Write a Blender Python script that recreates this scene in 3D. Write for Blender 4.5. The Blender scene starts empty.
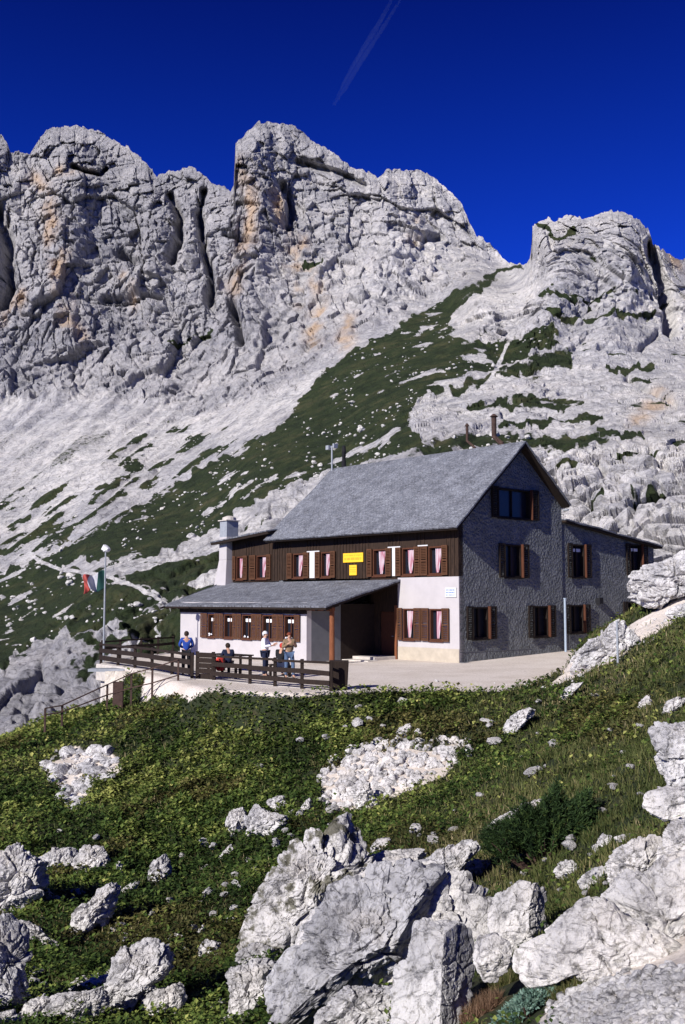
import bpy, bmesh, math, random
import numpy as np
from mathutils import Vector, Matrix, noise as mnoise
random.seed(7); RNG = np.random.RandomState(11)
scene = bpy.context.scene
COL = scene.collection
f32 = np.float32

# ------------------------------------------------------------------ camera
F = 1034.0; PW = 685.0; PH = 1024.0
TH = math.atan((600 - 512) / F)
CZ = 2.86
cam_d = bpy.data.cameras.new("camera"); cam = bpy.data.objects.new("camera", cam_d); COL.objects.link(cam)
cam.location = (0, 0, CZ); cam.rotation_euler = (math.pi / 2 + TH, 0, 0)
cam_d.sensor_fit = 'HORIZONTAL'; cam_d.sensor_width = 24.0; cam_d.lens = 24.0 * F / PW
cam_d.clip_start = 0.1; cam_d.clip_end = 30000
scene.camera = cam
CT, ST = math.cos(TH), math.sin(TH)

def ray(px, py):
    x = (np.asarray(px, float) - PW / 2) / F; y = (PH / 2 - np.asarray(py, float)) / F
    return np.stack([x, CT - y * ST, ST + y * CT], -1)
def at(px, py, Y):                    # world point seen at a direction, at ground distance Y
    d = ray(px, py); t = np.asarray(Y, float) / d[..., 1]
    return np.array([0, 0, CZ]) + d * t[..., None]
def onz(px, py, z=0.0):
    d = ray(px, py); t = (z - CZ) / d[2]; return np.array([0, 0, CZ]) + d * t
def project(p):
    p = np.asarray(p, float); x = p[..., 0]; y = p[..., 1]; z = p[..., 2] - CZ
    w = y * CT + z * ST; w = np.where(w < 0.05, 0.05, w)
    return PW / 2 + F * x / w, PH / 2 - F * (z * CT - y * ST) / w

# ------------------------------------------------------------------ object helpers
def link(o): COL.objects.link(o); return o
def tag(o, label=None, cat=None, group=None, kind=None):
    if label: o["label"] = label
    if cat: o["category"] = cat
    if group: o["group"] = group
    if kind: o["kind"] = kind
    return o
def empty(name, loc, rz=0.0):
    o = bpy.data.objects.new(name, None); o.location = loc; o.rotation_euler = (0, 0, rz); o.empty_display_size = .3
    return link(o)
def npmesh(name, V, Fc, mats, parent=None, smooth=False, attrs=None, face_attrs=None, matidx=None):
    V = np.asarray(V, f32); Fc = np.asarray(Fc, np.int32); k = Fc.shape[1]
    me = bpy.data.meshes.new(name)
    me.vertices.add(len(V)); me.vertices.foreach_set("co", V.ravel())
    me.loops.add(Fc.size); me.loops.foreach_set("vertex_index", Fc.ravel())
    me.polygons.add(len(Fc)); me.polygons.foreach_set("loop_start", np.arange(0, Fc.size, k, dtype=np.int32))
    try: me.polygons.foreach_set("loop_total", np.full(len(Fc), k, np.int32))
    except Exception: pass
    for m in (mats if isinstance(mats, (list, tuple)) else [mats]): me.materials.append(m)
    if matidx is not None: me.polygons.foreach_set("material_index", np.asarray(matidx, np.int32))
    me.polygons.foreach_set("use_smooth", np.full(len(Fc), smooth, bool))
    me.update(calc_edges=True)
    for n, a in (attrs or {}).items():
        at_ = me.attributes.new(n, 'FLOAT', 'POINT'); at_.data.foreach_set("value", np.asarray(a, f32).ravel())
    for n, a in (face_attrs or {}).items():
        at_ = me.attributes.new(n, 'FLOAT', 'FACE'); at_.data.foreach_set("value", np.asarray(a, f32).ravel())
    me.validate()
    o = bpy.data.objects.new(name, me); link(o)
    if parent: o.parent = parent
    return o
class MB:
    def __init__(s): s.v = []; s.f = []
    def poly(s, pts):
        n = len(s.v); s.v += [tuple(p) for p in pts]; s.f.append(tuple(range(n, n + len(pts))))
    def hexa(s, p):     # 8 corners: bottom ring 0-3, top ring 4-7
        n = len(s.v); s.v += [tuple(q) for q in p]
        for f in ((3, 2, 1, 0), (4, 5, 6, 7), (0, 1, 5, 4), (1, 2, 6, 5), (2, 3, 7, 6), (3, 0, 4, 7)): s.f.append(tuple(n + i for i in f))
    def box(s, x0, x1, y0, y1, z0, z1):
        s.hexa([(x0, y0, z0), (x1, y0, z0), (x1, y1, z0), (x0, y1, z0), (x0, y0, z1), (x1, y0, z1), (x1, y1, z1), (x0, y1, z1)])
    def bar(s, a, b, w, h):
        a = Vector(a); b = Vector(b); d = (b - a).normalized(); up = Vector((0, 0, 1))
        if abs(d.z) > .95: up = Vector((1, 0, 0))
        r = d.cross(up).normalized() * w / 2; t = r.cross(d).normalized() * h / 2
        s.hexa([a - r - t, a + r - t, b + r - t, b - r - t, a - r + t, a + r + t, b + r + t, b - r + t])
    def tube(s, pts, rad, n=10):
        pts = [Vector(p) for p in pts]; rad = rad if isinstance(rad, (list, tuple)) else [rad] * len(pts)
        base = len(s.v)
        for i, p in enumerate(pts):
            d = (pts[min(i + 1, len(pts) - 1)] - pts[max(i - 1, 0)]).normalized()
            up = Vector((0, 0, 1)) if abs(d.z) < .9 else Vector((1, 0, 0))
            a = d.cross(up).normalized(); b = a.cross(d)
            for k in range(n):
                t = 2 * math.pi * k / n; s.v.append(tuple(p + (a * math.cos(t) + b * math.sin(t)) * rad[i]))
        for i in range(len(pts) - 1):
            for k in range(n):
                k2 = (k + 1) % n; s.f.append((base + i * n + k, base + i * n + k2, base + (i + 1) * n + k2, base + (i + 1) * n + k))
        s.f.append(tuple(base + k for k in range(n))[::-1]); s.f.append(tuple(base + (len(pts) - 1) * n + k for k in range(n)))
    def build(s, name, mat, parent=None, bevel=0.0, smooth=False):
        me = bpy.data.meshes.new(name); me.from_pydata(s.v, [], s.f); me.materials.append(mat); me.update()
        bm = bmesh.new(); bm.from_mesh(me); bmesh.ops.recalc_face_normals(bm, faces=bm.faces)
        if bevel: bmesh.ops.bevel(bm, geom=bm.edges[:], offset=bevel, segments=1, affect='EDGES')
        bm.to_mesh(me); bm.free()
        if smooth:
            me.polygons.foreach_set("use_smooth", [True] * len(me.polygons))
        o = bpy.data.objects.new(name, me); link(o)
        if parent: o.parent = parent
        return o
def copy_tree(o, parent=None):
    c = o.copy(); COL.objects.link(c); c.parent = parent
    for ch in [q for q in bpy.data.objects if q.parent == o]: copy_tree(ch, c)
    return c

# ------------------------------------------------------------------ noise (numpy)
def _h(ix, iy, iz, seed):
    h = (ix.astype(np.uint32) * np.uint32(374761393) + iy.astype(np.uint32) * np.uint32(668265263) + iz.astype(np.uint32) * np.uint32(2147483647 & 0x7feb352d) + np.uint32((seed * 0x9E3779B1) & 0xffffffff))
    h ^= h >> np.uint32(15); h *= np.uint32(0x85ebca6b); h ^= h >> np.uint32(13); h *= np.uint32(0xc2b2ae35); h ^= h >> np.uint32(16)
    return h
def _r(h, k):
    h = h * np.uint32((2 * k + 1) * 0x9E3779B1 & 0xffffffff); h ^= h >> np.uint32(15); h *= np.uint32(0x2c1b3c6d); h ^= h >> np.uint32(13)
    return (h & np.uint32(0xffffff)).astype(f32) / f32(16777215.0)
def perlin(P, seed=0):
    P = P.astype(f32); i = np.floor(P); f = P - i; i = i.astype(np.int32)
    u = f * f * f * (f * (f * 6 - 15) + 10); out = 0
    for dx in (0, 1):
        wx = u[:, 0] if dx else 1 - u[:, 0]
        for dy in (0, 1):
            wy = u[:, 1] if dy else 1 - u[:, 1]
            for dz in (0, 1):
                wz = u[:, 2] if dz else 1 - u[:, 2]
                h = _h(i[:, 0] + dx, i[:, 1] + dy, i[:, 2] + dz, seed)
                gx = (h & np.uint32(1023)).astype(f32) / 511.5 - 1; gy = ((h >> np.uint32(10)) & np.uint32(1023)).astype(f32) / 511.5 - 1; gz = ((h >> np.uint32(20)) & np.uint32(1023)).astype(f32) / 511.5 - 1
                out = out + wx * wy * wz * (gx * (f[:, 0] - dx) + gy * (f[:, 1] - dy) + gz * (f[:, 2] - dz))
    return out * 1.2
def fbm(P, oct=4, seed=0, gain=.5, ridged=False):
    a = 1.0; s = 0; n = 0; Q = P
    for o in range(oct):
        v = perlin(Q, seed + o * 17)
        s = s + a * ((1 - 2 * np.abs(v) * 1.6) if ridged else v); n += a; a *= gain; Q = Q * 2.03 + 3.7
    return s / n
def blocks(P, seed=0, tilt=.9):
    """angular broken-rock relief: every cell is a facet with its own offset and tilt. returns height, edge distance"""
    P = P.astype(f32); c = np.floor(P).astype(np.int32); f1 = np.full(len(P), 9, f32); f2 = f1.copy(); H = np.zeros(len(P), f32)
    for dx in (-1, 0, 1):
        for dy in (-1, 0, 1):
            for dz in (-1, 0, 1):
                ix = c[:, 0] + dx; iy = c[:, 1] + dy; iz = c[:, 2] + dz; h = _h(ix, iy, iz, seed)
                rx = P[:, 0] - ix - .15 - .7 * _r(h, 1); ry = P[:, 1] - iy - .15 - .7 * _r(h, 2); rz = P[:, 2] - iz - .15 - .7 * _r(h, 3)
                d = np.sqrt(rx * rx + ry * ry + rz * rz)
                v = (_r(h, 4) - .5) + tilt * ((_r(h, 5) - .5) * rx + (_r(h, 6) - .5) * ry + (_r(h, 7) - .5) * rz) * 2
                m = d < f1; f2 = np.where(m, f1, np.minimum(f2, d)); f1 = np.where(m, d, f1); H = np.where(m, v, H)
    return H, f2 - f1
def sstep(a, b, x): t = np.clip((x - a) / (b - a), 0, 1); return t * t * (3 - 2 * t)
def poly_sd(poly, X, Y):              # signed distance, positive inside
    poly = np.asarray(poly, float); n = len(poly); D = np.full(X.shape, 1e9); ins = np.zeros(X.shape, bool)
    for i in range(n):
        ax, ay = poly[i]; bx, by = poly[(i + 1) % n]; ex, ey = bx - ax, by - ay
        t = np.clip(((X - ax) * ex + (Y - ay) * ey) / (ex * ex + ey * ey + 1e-9), 0, 1)
        D = np.minimum(D, np.hypot(X - ax - t * ex, Y - ay - t * ey))
        if ey != 0:
            c = ((ay > Y) != (by > Y)) & (X < ex * (Y - ay) / ey + ax); ins ^= c
    return np.where(ins, D, -D)
def line_d(pl, X, Y):
    D = np.full(X.shape, 1e9)
    for (ax, ay), (bx, by) in zip(pl[:-1], pl[1:]):
        ex, ey = bx - ax, by - ay; t = np.clip(((X - ax) * ex + (Y - ay) * ey) / (ex * ex + ey * ey), 0, 1)
        D = np.minimum(D, np.hypot(X - ax - t * ex, Y - ay - t * ey))
    return D
def tps(P, Z, Q, lam=0.0):
    P = np.asarray(P, float); n = len(P)
    def U(r2): return np.where(r2 > 0, r2 * np.log(r2 + 1e-20), 0) * .5
    K = U(((P[:, None] - P[None]) ** 2).sum(-1)) + lam * np.eye(n)
    A = np.zeros((n + 3, n + 3)); A[:n, :n] = K; A[:n, n] = 1; A[:n, n + 1:] = P; A[n, :n] = 1; A[n + 1:, :n] = P.T
    w = np.linalg.solve(A, np.r_[np.asarray(Z, float), 0, 0, 0]); out = []
    for c in np.array_split(Q, max(1, len(Q) // 40000)):
        out.append(U(((c[:, None] - P[None]) ** 2).sum(-1)) @ w[:n] + w[n] + c @ w[n + 1:])
    return np.concatenate(out)

# ------------------------------------------------------------------ materials
class NT:
    def __init__(s, name):
        s.m = bpy.data.materials.new(name); s.m.use_nodes = True; s.t = s.m.node_tree; s.b = s.t.nodes["Principled BSDF"]; s.out = s.t.nodes["Material Output"]
        s.b.inputs["Roughness"].default_value = .9; s.b.inputs["Specular IOR Level"].default_value = .25; s._co = None
    def n(s, ty, **kw):
        nd = s.t.nodes.new(ty)
        for k, v in kw.items():
            if k in nd.inputs: nd.inputs[k].default_value = v
            else: setattr(nd, k, v)
        return nd
    def l(s, a, b): s.t.links.new(a, b)
    def co(s, scale=(1, 1, 1), rot=(0, 0, 0)):
        tc = s.n('ShaderNodeTexCoord'); mp = s.n('ShaderNodeMapping'); mp.inputs['Scale'].default_value = scale; mp.inputs['Rotation'].default_value = rot
        s.l(tc.outputs['Object'], mp.inputs['Vector']); return mp.outputs['Vector']
    def noise(s, scale, det=5, rough=.6, vec=None, dist=0.0):
        nd = s.n('ShaderNodeTexNoise'); nd.inputs['Scale'].default_value = scale; nd.inputs['Detail'].default_value = det; nd.inputs['Roughness'].default_value = rough; nd.inputs['Distortion'].default_value = dist
        s.l(vec or s.co(), nd.inputs['Vector']); return nd.outputs['Fac']
    def ramp(s, fac, stops):
        r = s.n('ShaderNodeValToRGB'); e = r.color_ramp.elements
        while len(e) < len(stops): e.new(.5)
        for q, (p, c) in zip(e, stops): q.position = p; q.color = tuple(c) + (1,) if len(c) == 3 else c
        s.l(fac, r.inputs['Fac']); return r.outputs['Color']
    def mix(s, fac, a, b, mode='MIX'):
        m = s.n('ShaderNodeMix', data_type='RGBA', blend_type=mode)
        for i, v in ((0, fac), (6, a), (7, b)):
            if hasattr(v, 'links'): s.l(v, m.inputs[i])
            else: m.inputs[i].default_value = v if i == 0 else (tuple(v) + (1,) if len(v) == 3 else v)
        return m.outputs[2]
    def math(s, op, a, b=0.0, c=None):
        m = s.n('ShaderNodeMath', operation=op)
        for i, v in enumerate((a, b) if c is None else (a, b, c)):
            if hasattr(v, 'links'): s.l(v, m.inputs[i])
            else: m.inputs[i].default_value = v
        return m.outputs[0]
    def attr(s, name): a = s.n('ShaderNodeAttribute', attribute_name=name); return a.outputs['Fac']
    def color(s, c):
        if hasattr(c, 'links'): s.l(c, s.b.inputs['Base Color'])
        else: s.b.inputs['Base Color'].default_value = tuple(c) + (1,)
    def bump(s, h, strength=.5, dist=.02, prev=None):
        b = s.n('ShaderNodeBump'); b.inputs['Strength'].default_value = strength; b.inputs['Distance'].default_value = dist
        s.l(h, b.inputs['Height'])
        if prev is not None: s.l(prev, b.inputs['Normal'])
        s.l(b.outputs['Normal'], s.b.inputs['Normal']); return b.outputs['Normal']
def flat(name, c, rough=.85, var=.25, scale=6.0, bump=0.0, bscale=20, bdist=.01):
    t = NT(name); n = t.noise(scale, 5, .65)
    lo = tuple(x * (1 - var) for x in c); hi = tuple(min(1, x * (1 + var)) for x in c)
    t.color(t.ramp(n, [(.3, lo), (.7, hi)])); t.b.inputs["Roughness"].default_value = rough
    if bump: t.bump(t.noise(bscale, 6, .7), bump, bdist)
    return t.m

def limestone(name, pale=(.60, .585, .58), dark=(.38, .375, .39), sc=1.0, moss=.0):
    t = NT(name)
    n1 = t.noise(1.1 * sc, 6, .65); n2 = t.noise(7 * sc, 6, .7)
    c = t.ramp(n1, [(.30, dark), (.46, tuple(.5 * (a + b) for a, b in zip(pale, dark))), (.58, pale), (.8, tuple(min(1, a * 1.12) for a in pale))])
    spots = t.ramp(n2, [(.36, (.34, .34, .36)), (.45, (.95, .95, .95)), (.6, (1.05, 1.05, 1.05))]); c = t.mix(1.0, c, spots, 'MULTIPLY')
    li = t.ramp(t.noise(16 * sc, 4, .6), [(.36, (.5, .49, .46)), (.45, (1, 1, 1))]); c = t.mix(.8, c, li, 'MULTIPLY')
    och = t.ramp(t.noise(.8 * sc, 3, .5, t.co((1, 1, 1), (1, 2, 0))), [(.60, (0, 0, 0)), (.75, (1, 1, 1))])
    c = t.mix(t.math('MULTIPLY', och, .35), c, (.52, .44, .34))
    ml_ = t.ramp(t.noise(2.6 * sc, 5, .62), [(.60 - .10 * (moss > 0), (0, 0, 0)), (.66 - .10 * (moss > 0), (1, 1, 1))]); c = t.mix(t.math('MULTIPLY', ml_, .85 if moss else .35), c, (.065, .062, .032))
    oi = t.n('ShaderNodeObjectInfo'); c = t.mix(1.0, c, t.ramp(oi.outputs['Random'], [(0, (.97, .97, .97)), (.5, (1.03, 1.02, 1.0)), (1, (1.10, 1.08, 1.05))]), 'MULTIPLY')
    stn = t.ramp(t.noise(1.7 * sc, 6, .7, t.co((1, 1, .35))), [(.38, (.55, .55, .57)), (.5, (1, 1, 1))]); c = t.mix(.5, c, stn, 'MULTIPLY'); t.color(c)
    v = t.n('ShaderNodeTexVoronoi', feature='DISTANCE_TO_EDGE'); v.inputs['Scale'].default_value = 2.6 * sc
    w = t.n('ShaderNodeVectorMath', operation='ADD'); nz = t.n('ShaderNodeTexNoise'); nz.inputs['Scale'].default_value = 3 * sc; t.l(t.co(), nz.inputs['Vector'])
    sc_ = t.n('ShaderNodeVectorMath', operation='SCALE'); sc_.inputs['Scale'].default_value = .5 / sc; t.l(nz.outputs['Color'], sc_.inputs[0])
    t.l(t.co((1, 1, 1.6)), w.inputs[0]); t.l(sc_.outputs[0], w.inputs[1]); t.l(w.outputs[0], v.inputs['Vector'])
    cr = t.n('ShaderNodeMapRange'); cr.inputs['From Max'].default_value = .05; c2 = t.mix(1.0, c, t.ramp(v.outputs['Distance'], [(0, (.35, .34, .33)), (.022, (1, 1, 1))]), 'MULTIPLY'); t.color(t.mix(.38, c, c2)); t.l(v.outputs['Distance'], cr.inputs['Value'])
    b = t.bump(cr.outputs[0], .6, .03 / sc); b = t.bump(t.noise(9 * sc, 8, .7), .9, .05 / sc, b); t.bump(t.noise(45 * sc, 5, .7), .8, .012 / sc, b)
    return t.m

def mountain_mat():
    t = NT("mountain_rock")
    tone = t.attr("tone"); veg = t.attr("veg"); och = t.attr("ochre")
    nL = t.noise(.035, 6, .62); nM = t.noise(.25, 7, .68); nF = t.noise(1.3, 5, .65)
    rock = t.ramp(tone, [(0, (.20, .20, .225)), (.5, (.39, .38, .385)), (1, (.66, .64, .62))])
    rock = t.mix(1.0, rock, t.ramp(nM, [(.33, (.66, .66, .69)), (.47, (1, 1, 1)), (.7, (1.12, 1.1, 1.08))]), 'MULTIPLY')
    rock = t.mix(1.0, rock, t.ramp(nL, [(.35, (.78, .79, .83)), (.55, (1, 1, 1))]), 'MULTIPLY')
    streak = t.noise(1.0, 6, .7, t.co((.5, .5, .045)))
    rock = t.mix(.65, rock, t.ramp(streak, [(.38, (.62, .63, .68)), (.52, (1, 1, 1))]), 'MULTIPLY')
    strat = t.noise(1.0, 5, .7, t.co((.05, .05, .55), (0, .22, 0)))
    rock = t.mix(.7, rock, t.ramp(strat, [(.34, (.66, .67, .72)), (.46, (1, 1, 1)), (.7, (1.08, 1.06, 1.05))]), 'MULTIPLY')
    rock = t.mix(.8, rock, t.ramp(nF, [(.36, (.6, .6, .6)), (.5, (1, 1, 1))]), 'MULTIPLY')
    rock = t.mix(t.math('MULTIPLY', och, .8), rock, (.46, .32, .20))
    g = t.ramp(t.noise(.22, 7, .72), [(.3, (.010, .018, .007)), (.5, (.021, .033, .011)), (.62, (.042, .048, .019)), (.75, (.085, .076, .042))])
    g = t.mix(.85, g, t.ramp(t.noise(.5, 5, .7), [(.36, (.45, .5, .45)), (.5, (1, 1, 1)), (.7, (1.35, 1.25, 1.1))]), 'MULTIPLY')
    vn = t.math('ADD', veg, t.math('MULTIPLY', t.math('SUBTRACT', nF, .5), .9))
    vf = t.n('ShaderNodeMapRange'); vf.inputs['From Min'].default_value = .42; vf.inputs['From Max'].default_value = .58; t.l(vn, vf.inputs['Value'])
    t.color(t.mix(vf.outputs[0], rock, g))
    vv = t.n('ShaderNodeTexVoronoi', feature='DISTANCE_TO_EDGE'); vv.inputs['Scale'].default_value = .55; wv_ = t.n('ShaderNodeVectorMath', operation='ADD'); nz_ = t.n('ShaderNodeTexNoise'); nz_.inputs['Scale'].default_value = .5; nz_.inputs['Detail'].default_value = 5
    sc_ = t.n('ShaderNodeVectorMath', operation='SCALE'); sc_.inputs['Scale'].default_value = 1.6; t.l(t.co(), nz_.inputs['Vector']); t.l(nz_.outputs['Color'], sc_.inputs[0]); t.l(t.co((1, 1, .7), (0, .25, 0)), wv_.inputs[0]); t.l(sc_.outputs[0], wv_.inputs[1]); t.l(wv_.outputs[0], vv.inputs['Vector'])
    mr_ = t.n('ShaderNodeMapRange'); mr_.inputs['From Max'].default_value = .07; t.l(vv.outputs['Distance'], mr_.inputs['Value'])
    b = t.bump(mr_.outputs[0], .55, .35); b = t.bump(t.noise(.45, 9, .74), .7, .55, b); b = t.bump(t.noise(2.2, 7, .74), .9, .36, b)
    return t.m

def terrain_mat():
    t = NT("slope_ground")
    gr = t.attr("gravel"); n = t.noise(2.2, 8, .7); n2 = t.noise(9, 6, .7)
    soil = t.ramp(n, [(.3, (.010, .016, .006)), (.5, (.020, .028, .011)), (.66, (.045, .040, .02)), (.8, (.09, .075, .045))])
    grav = t.ramp(t.noise(14, 8, .75), [(.32, (.40, .35, .30)), (.5, (.66, .595, .54)), (.7, (.76, .69, .63))])
    grav = t.mix(.5, grav, t.ramp(t.noise(.5, 4, .6), [(.35, (.72, .68, .62)), (.6, (1, 1, 1))]), 'MULTIPLY')
    f = t.n('ShaderNodeMapRange'); f.inputs['From Min'].default_value = .4; f.inputs['From Max'].default_value = .6
    t.l(t.math('ADD', gr, t.math('MULTIPLY', t.math('SUBTRACT', n2, .5), .5)), f.inputs['Value'])
    t.color(t.mix(f.outputs[0], soil, grav)); t.bump(t.noise(25, 7, .7), .7, .03)
    return t.m

def foliage_mat(name, stops, transl=.25):
    t = NT(name); c = t.ramp(t.attr("c"), stops); c = t.mix(t.math('MULTIPLY', t.attr('b'), .75), c, t.ramp(t.attr('c'), [(0, (.03, .022, .010)), (.5, (.085, .062, .026)), (1, (.17, .13, .06))]))
    pn = t.noise(.9, 4, .6); c = t.mix(1.0, c, t.ramp(pn, [(.35, (.62, .66, .6)), (.6, (1.1, 1.1, 1.05))]), 'MULTIPLY'); t.color(c)
    t.b.inputs["Roughness"].default_value = .7; t.b.inputs["Specular IOR Level"].default_value = .15
    tr = t.n('ShaderNodeBsdfTranslucent'); t.l(c, tr.inputs['Color']); mx = t.n('ShaderNodeMixShader'); mx.inputs[0].default_value = transl
    t.l(t.b.outputs[0], mx.inputs[1]); t.l(tr.outputs[0], mx.inputs[2]); t.l(mx.outputs[0], t.out.inputs['Surface'])
    return t.m

M = {}
M['mountain'] = mountain_mat(); M['terrain'] = terrain_mat()
M['stone'] = limestone("limestone"); M['stone_mossy'] = limestone("mossy_limestone", moss=.62); M['stone_grey'] = limestone("weathered_limestone", (.47, .465, .48), (.25, .25, .27)); M['stone_far'] = limestone("far_limestone", (.60, .59, .58), (.42, .42, .42), .4)
M['plaster'] = flat("white_plaster", (.44, .415, .42), .9, .06, 1.5, .25, 18, .02)
M['oldplaster'] = flat("cream_plinth", (.42, .37, .30), .95, .12, 3, .3, 20, .02)
def rough_render():
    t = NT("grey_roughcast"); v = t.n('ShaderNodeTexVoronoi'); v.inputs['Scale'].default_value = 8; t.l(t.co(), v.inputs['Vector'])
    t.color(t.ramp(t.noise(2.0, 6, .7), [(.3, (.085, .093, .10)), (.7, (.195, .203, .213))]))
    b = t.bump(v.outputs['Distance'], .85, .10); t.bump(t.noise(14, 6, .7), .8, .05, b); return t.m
M['roughcast'] = rough_render()
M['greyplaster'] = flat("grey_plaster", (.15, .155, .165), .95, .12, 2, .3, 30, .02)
def boards():
    t = NT("dark_boards"); v = t.co(); w = t.n('ShaderNodeTexBrick'); w.offset = 0
    t.color(t.ramp(t.noise(3, 6, .7, t.co((1, 6, .6))), [(.3, (.012, .008, .006)), (.55, (.035, .020, .013)), (.8, (.075, .045, .028))]))
    t.bump(t.noise(3, 6, .7, t.co((2, 9, .5))), .6, .02); return t.m
M['boards'] = boards()
def wood(name, lo, hi):
    t = NT(name); t.color(t.ramp(t.noise(4, 6, .7, t.co((6, 6, .8))), [(.3, lo), (.7, hi)])); t.bump(t.noise(10, 5, .7, t.co((4, 4, .6))), .4, .01); return t.m
M['shutter'] = wood("shutter_wood", (.055, .024, .012), (.115, .05, .025)); M['fence'] = wood("dark_fence_wood", (.010, .007, .006), (.032, .02, .015)); M['post'] = wood("post_wood", (.12, .04, .018), (.24, .09, .04))
M['shadewood'] = wood("shaded_dark_wood", (.007, .005, .004), (.020, .012, .009)); M['frame'] = wood("frame_wood", (.05, .018, .01), (.10, .036, .018)); M['palewood'] = wood("pale_wood", (.25, .18, .11), (.42, .33, .22))  # first wood: gable shutters and frames, their shade put into the colour
def shingle():
    t = NT("shingle_roof")
    br = t.n('ShaderNodeTexBrick'); br.offset = .5; br.inputs['Scale'].default_value = 1; br.inputs['Brick Width'].default_value = .21; br.inputs['Row Height'].default_value = .14; br.inputs['Mortar Size'].default_value = .012
    br.inputs['Color1'].default_value = (.155, .165, .19, 1); br.inputs['Color2'].default_value = (.215, .225, .25, 1); br.inputs['Mortar'].default_value = (.09, .092, .105, 1); br.inputs['Bias'].default_value = 0
    tc = t.n('ShaderNodeUVMap'); ad = t.n('ShaderNodeVectorMath', operation='ADD'); nz = t.n('ShaderNodeTexNoise'); nz.inputs['Scale'].default_value = 5; sc = t.n('ShaderNodeVectorMath', operation='SCALE'); sc.inputs['Scale'].default_value = .3
    t.l(tc.outputs[0], nz.inputs['Vector']); t.l(nz.outputs['Color'], sc.inputs[0]); t.l(tc.outputs[0], ad.inputs[0]); t.l(sc.outputs[0], ad.inputs[1]); t.l(ad.outputs[0], br.inputs['Vector'])
    c = t.mix(.9, br.outputs['Color'], t.ramp(t.noise(1.3, 6, .7), [(.3, (.55, .55, .58)), (.65, (1.25, 1.25, 1.27))]), 'MULTIPLY')
    c = t.mix(.8, c, t.ramp(t.noise(7, 5, .7), [(.35, (.6, .6, .6)), (.6, (1.15, 1.15, 1.15))]), 'MULTIPLY')
    t.color(c); b = t.bump(br.outputs['Color'], .8, .05); t.bump(t.noise(6, 6, .75), .8, .05, b); return t.m
M['shingle'] = shingle()
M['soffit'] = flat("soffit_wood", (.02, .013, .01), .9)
def curtain():
    t = NT("striped_curtain"); w = t.n('ShaderNodeTexWave', wave_type='BANDS', bands_direction='Y'); w.inputs['Scale'].default_value = 3.2; w.inputs['Distortion'].default_value = .6
    t.l(t.co(), w.inputs['Vector']); t.color(t.ramp(w.outputs['Fac'], [(.3, (.50, .44, .48)), (.5, (.42, .19, .24)), (.75, (.30, .10, .14))])); return t.m
M['curtain'] = curtain(); M['whitecloth'] = flat("white_cloth", (.75, .75, .78), .9, .05)
t = NT("dark_glass"); t.color((.012, .014, .022)); t.b.inputs['Roughness'].default_value = .25; t.b.inputs["Specular IOR Level"].default_value = .25; M['glass'] = t.m
M['metal'] = flat("grey_metal", (.28, .30, .33), .5, .15); M['paleblue'] = flat("pale_blue_paint", (.30, .36, .44), .5, .1); M['rust'] = flat("rusty_iron", (.055, .032, .026), .8, .4, 9)
M['yellow'] = flat("yellow_paint", (.85, .50, .03), .6, .05); M['ink'] = flat("dark_ink", (.10, .06, .03), .7, .05); M['blueink'] = flat("blue_ink", (.12, .22, .55), .7, .05)
M['white'] = flat("white_paint", (.6, .6, .6), .6, .04); M['concrete'] = flat("concrete", (.50, .46, .42), .95, .2, 3, .4, 25, .02); M['wallstone'] = flat("mortared_stone", (.60, .54, .47), .95, .25, 1.6, .8, 3, .15)
M['flagred'] = flat('faded_red_cloth', (.36, .07, .06), .9, .3, 3); M['flagwhite'] = flat('grey_white_cloth', (.42, .42, .46), .9, .2, 3); M['flaggreen'] = flat('dark_green_cloth', (.012, .05, .045), .9, .2, 3); M['red'] = flat("red_cloth", (.45, .04, .03), .85, .15); M['green'] = flat("green_cloth", (.02, .13, .07), .85, .15); M['navy'] = flat("navy_cloth", (.012, .016, .04), .9, .2); M['blue'] = flat("blue_cloth", (.02, .06, .30), .9, .2)
M['tan'] = flat("tan_cloth", (.22, .15, .09), .9, .2); M['jean'] = flat("jeans_cloth", (.07, .11, .19), .9, .2); M['black'] = flat("black_cloth", (.012, .012, .015), .9, .2)
M['skin'] = flat("skin", (.45, .26, .18), .6, .08); M['hair'] = flat("dark_hair", (.03, .018, .012), .8, .2); M['orange'] = flat("orange_paint", (.5, .12, .03), .7, .1)

# ------------------------------------------------------------------ house frame: local x = into the gable direction (b), local y = along the facade (a)
C = onz(459.5, 663, 0)
dl = ray(-590, 600).copy(); dl[2] = 0; U_ = dl / np.linalg.norm(dl); V_ = np.array([U_[1], -U_[0], 0])
HROT = math.atan2(V_[1], V_[0])
def hw(a, b, z=0.0): return C + U_ * a + V_ * b + np.array([0, 0, z])
def on_plane(px, py, P0, n): d = ray(px, py); t = ((P0 - np.array([0, 0, CZ])) @ n) / (d @ n); return np.array([0, 0, CZ]) + d * t
def fac(px, py, b=0.0): q = on_plane(px, py, C + V_ * b, V_) - C; return q @ U_, q[2]
def gab(px, py, a=0.0): q = on_plane(px, py, C + U_ * a, U_) - C; return q @ V_, q[2]

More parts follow.
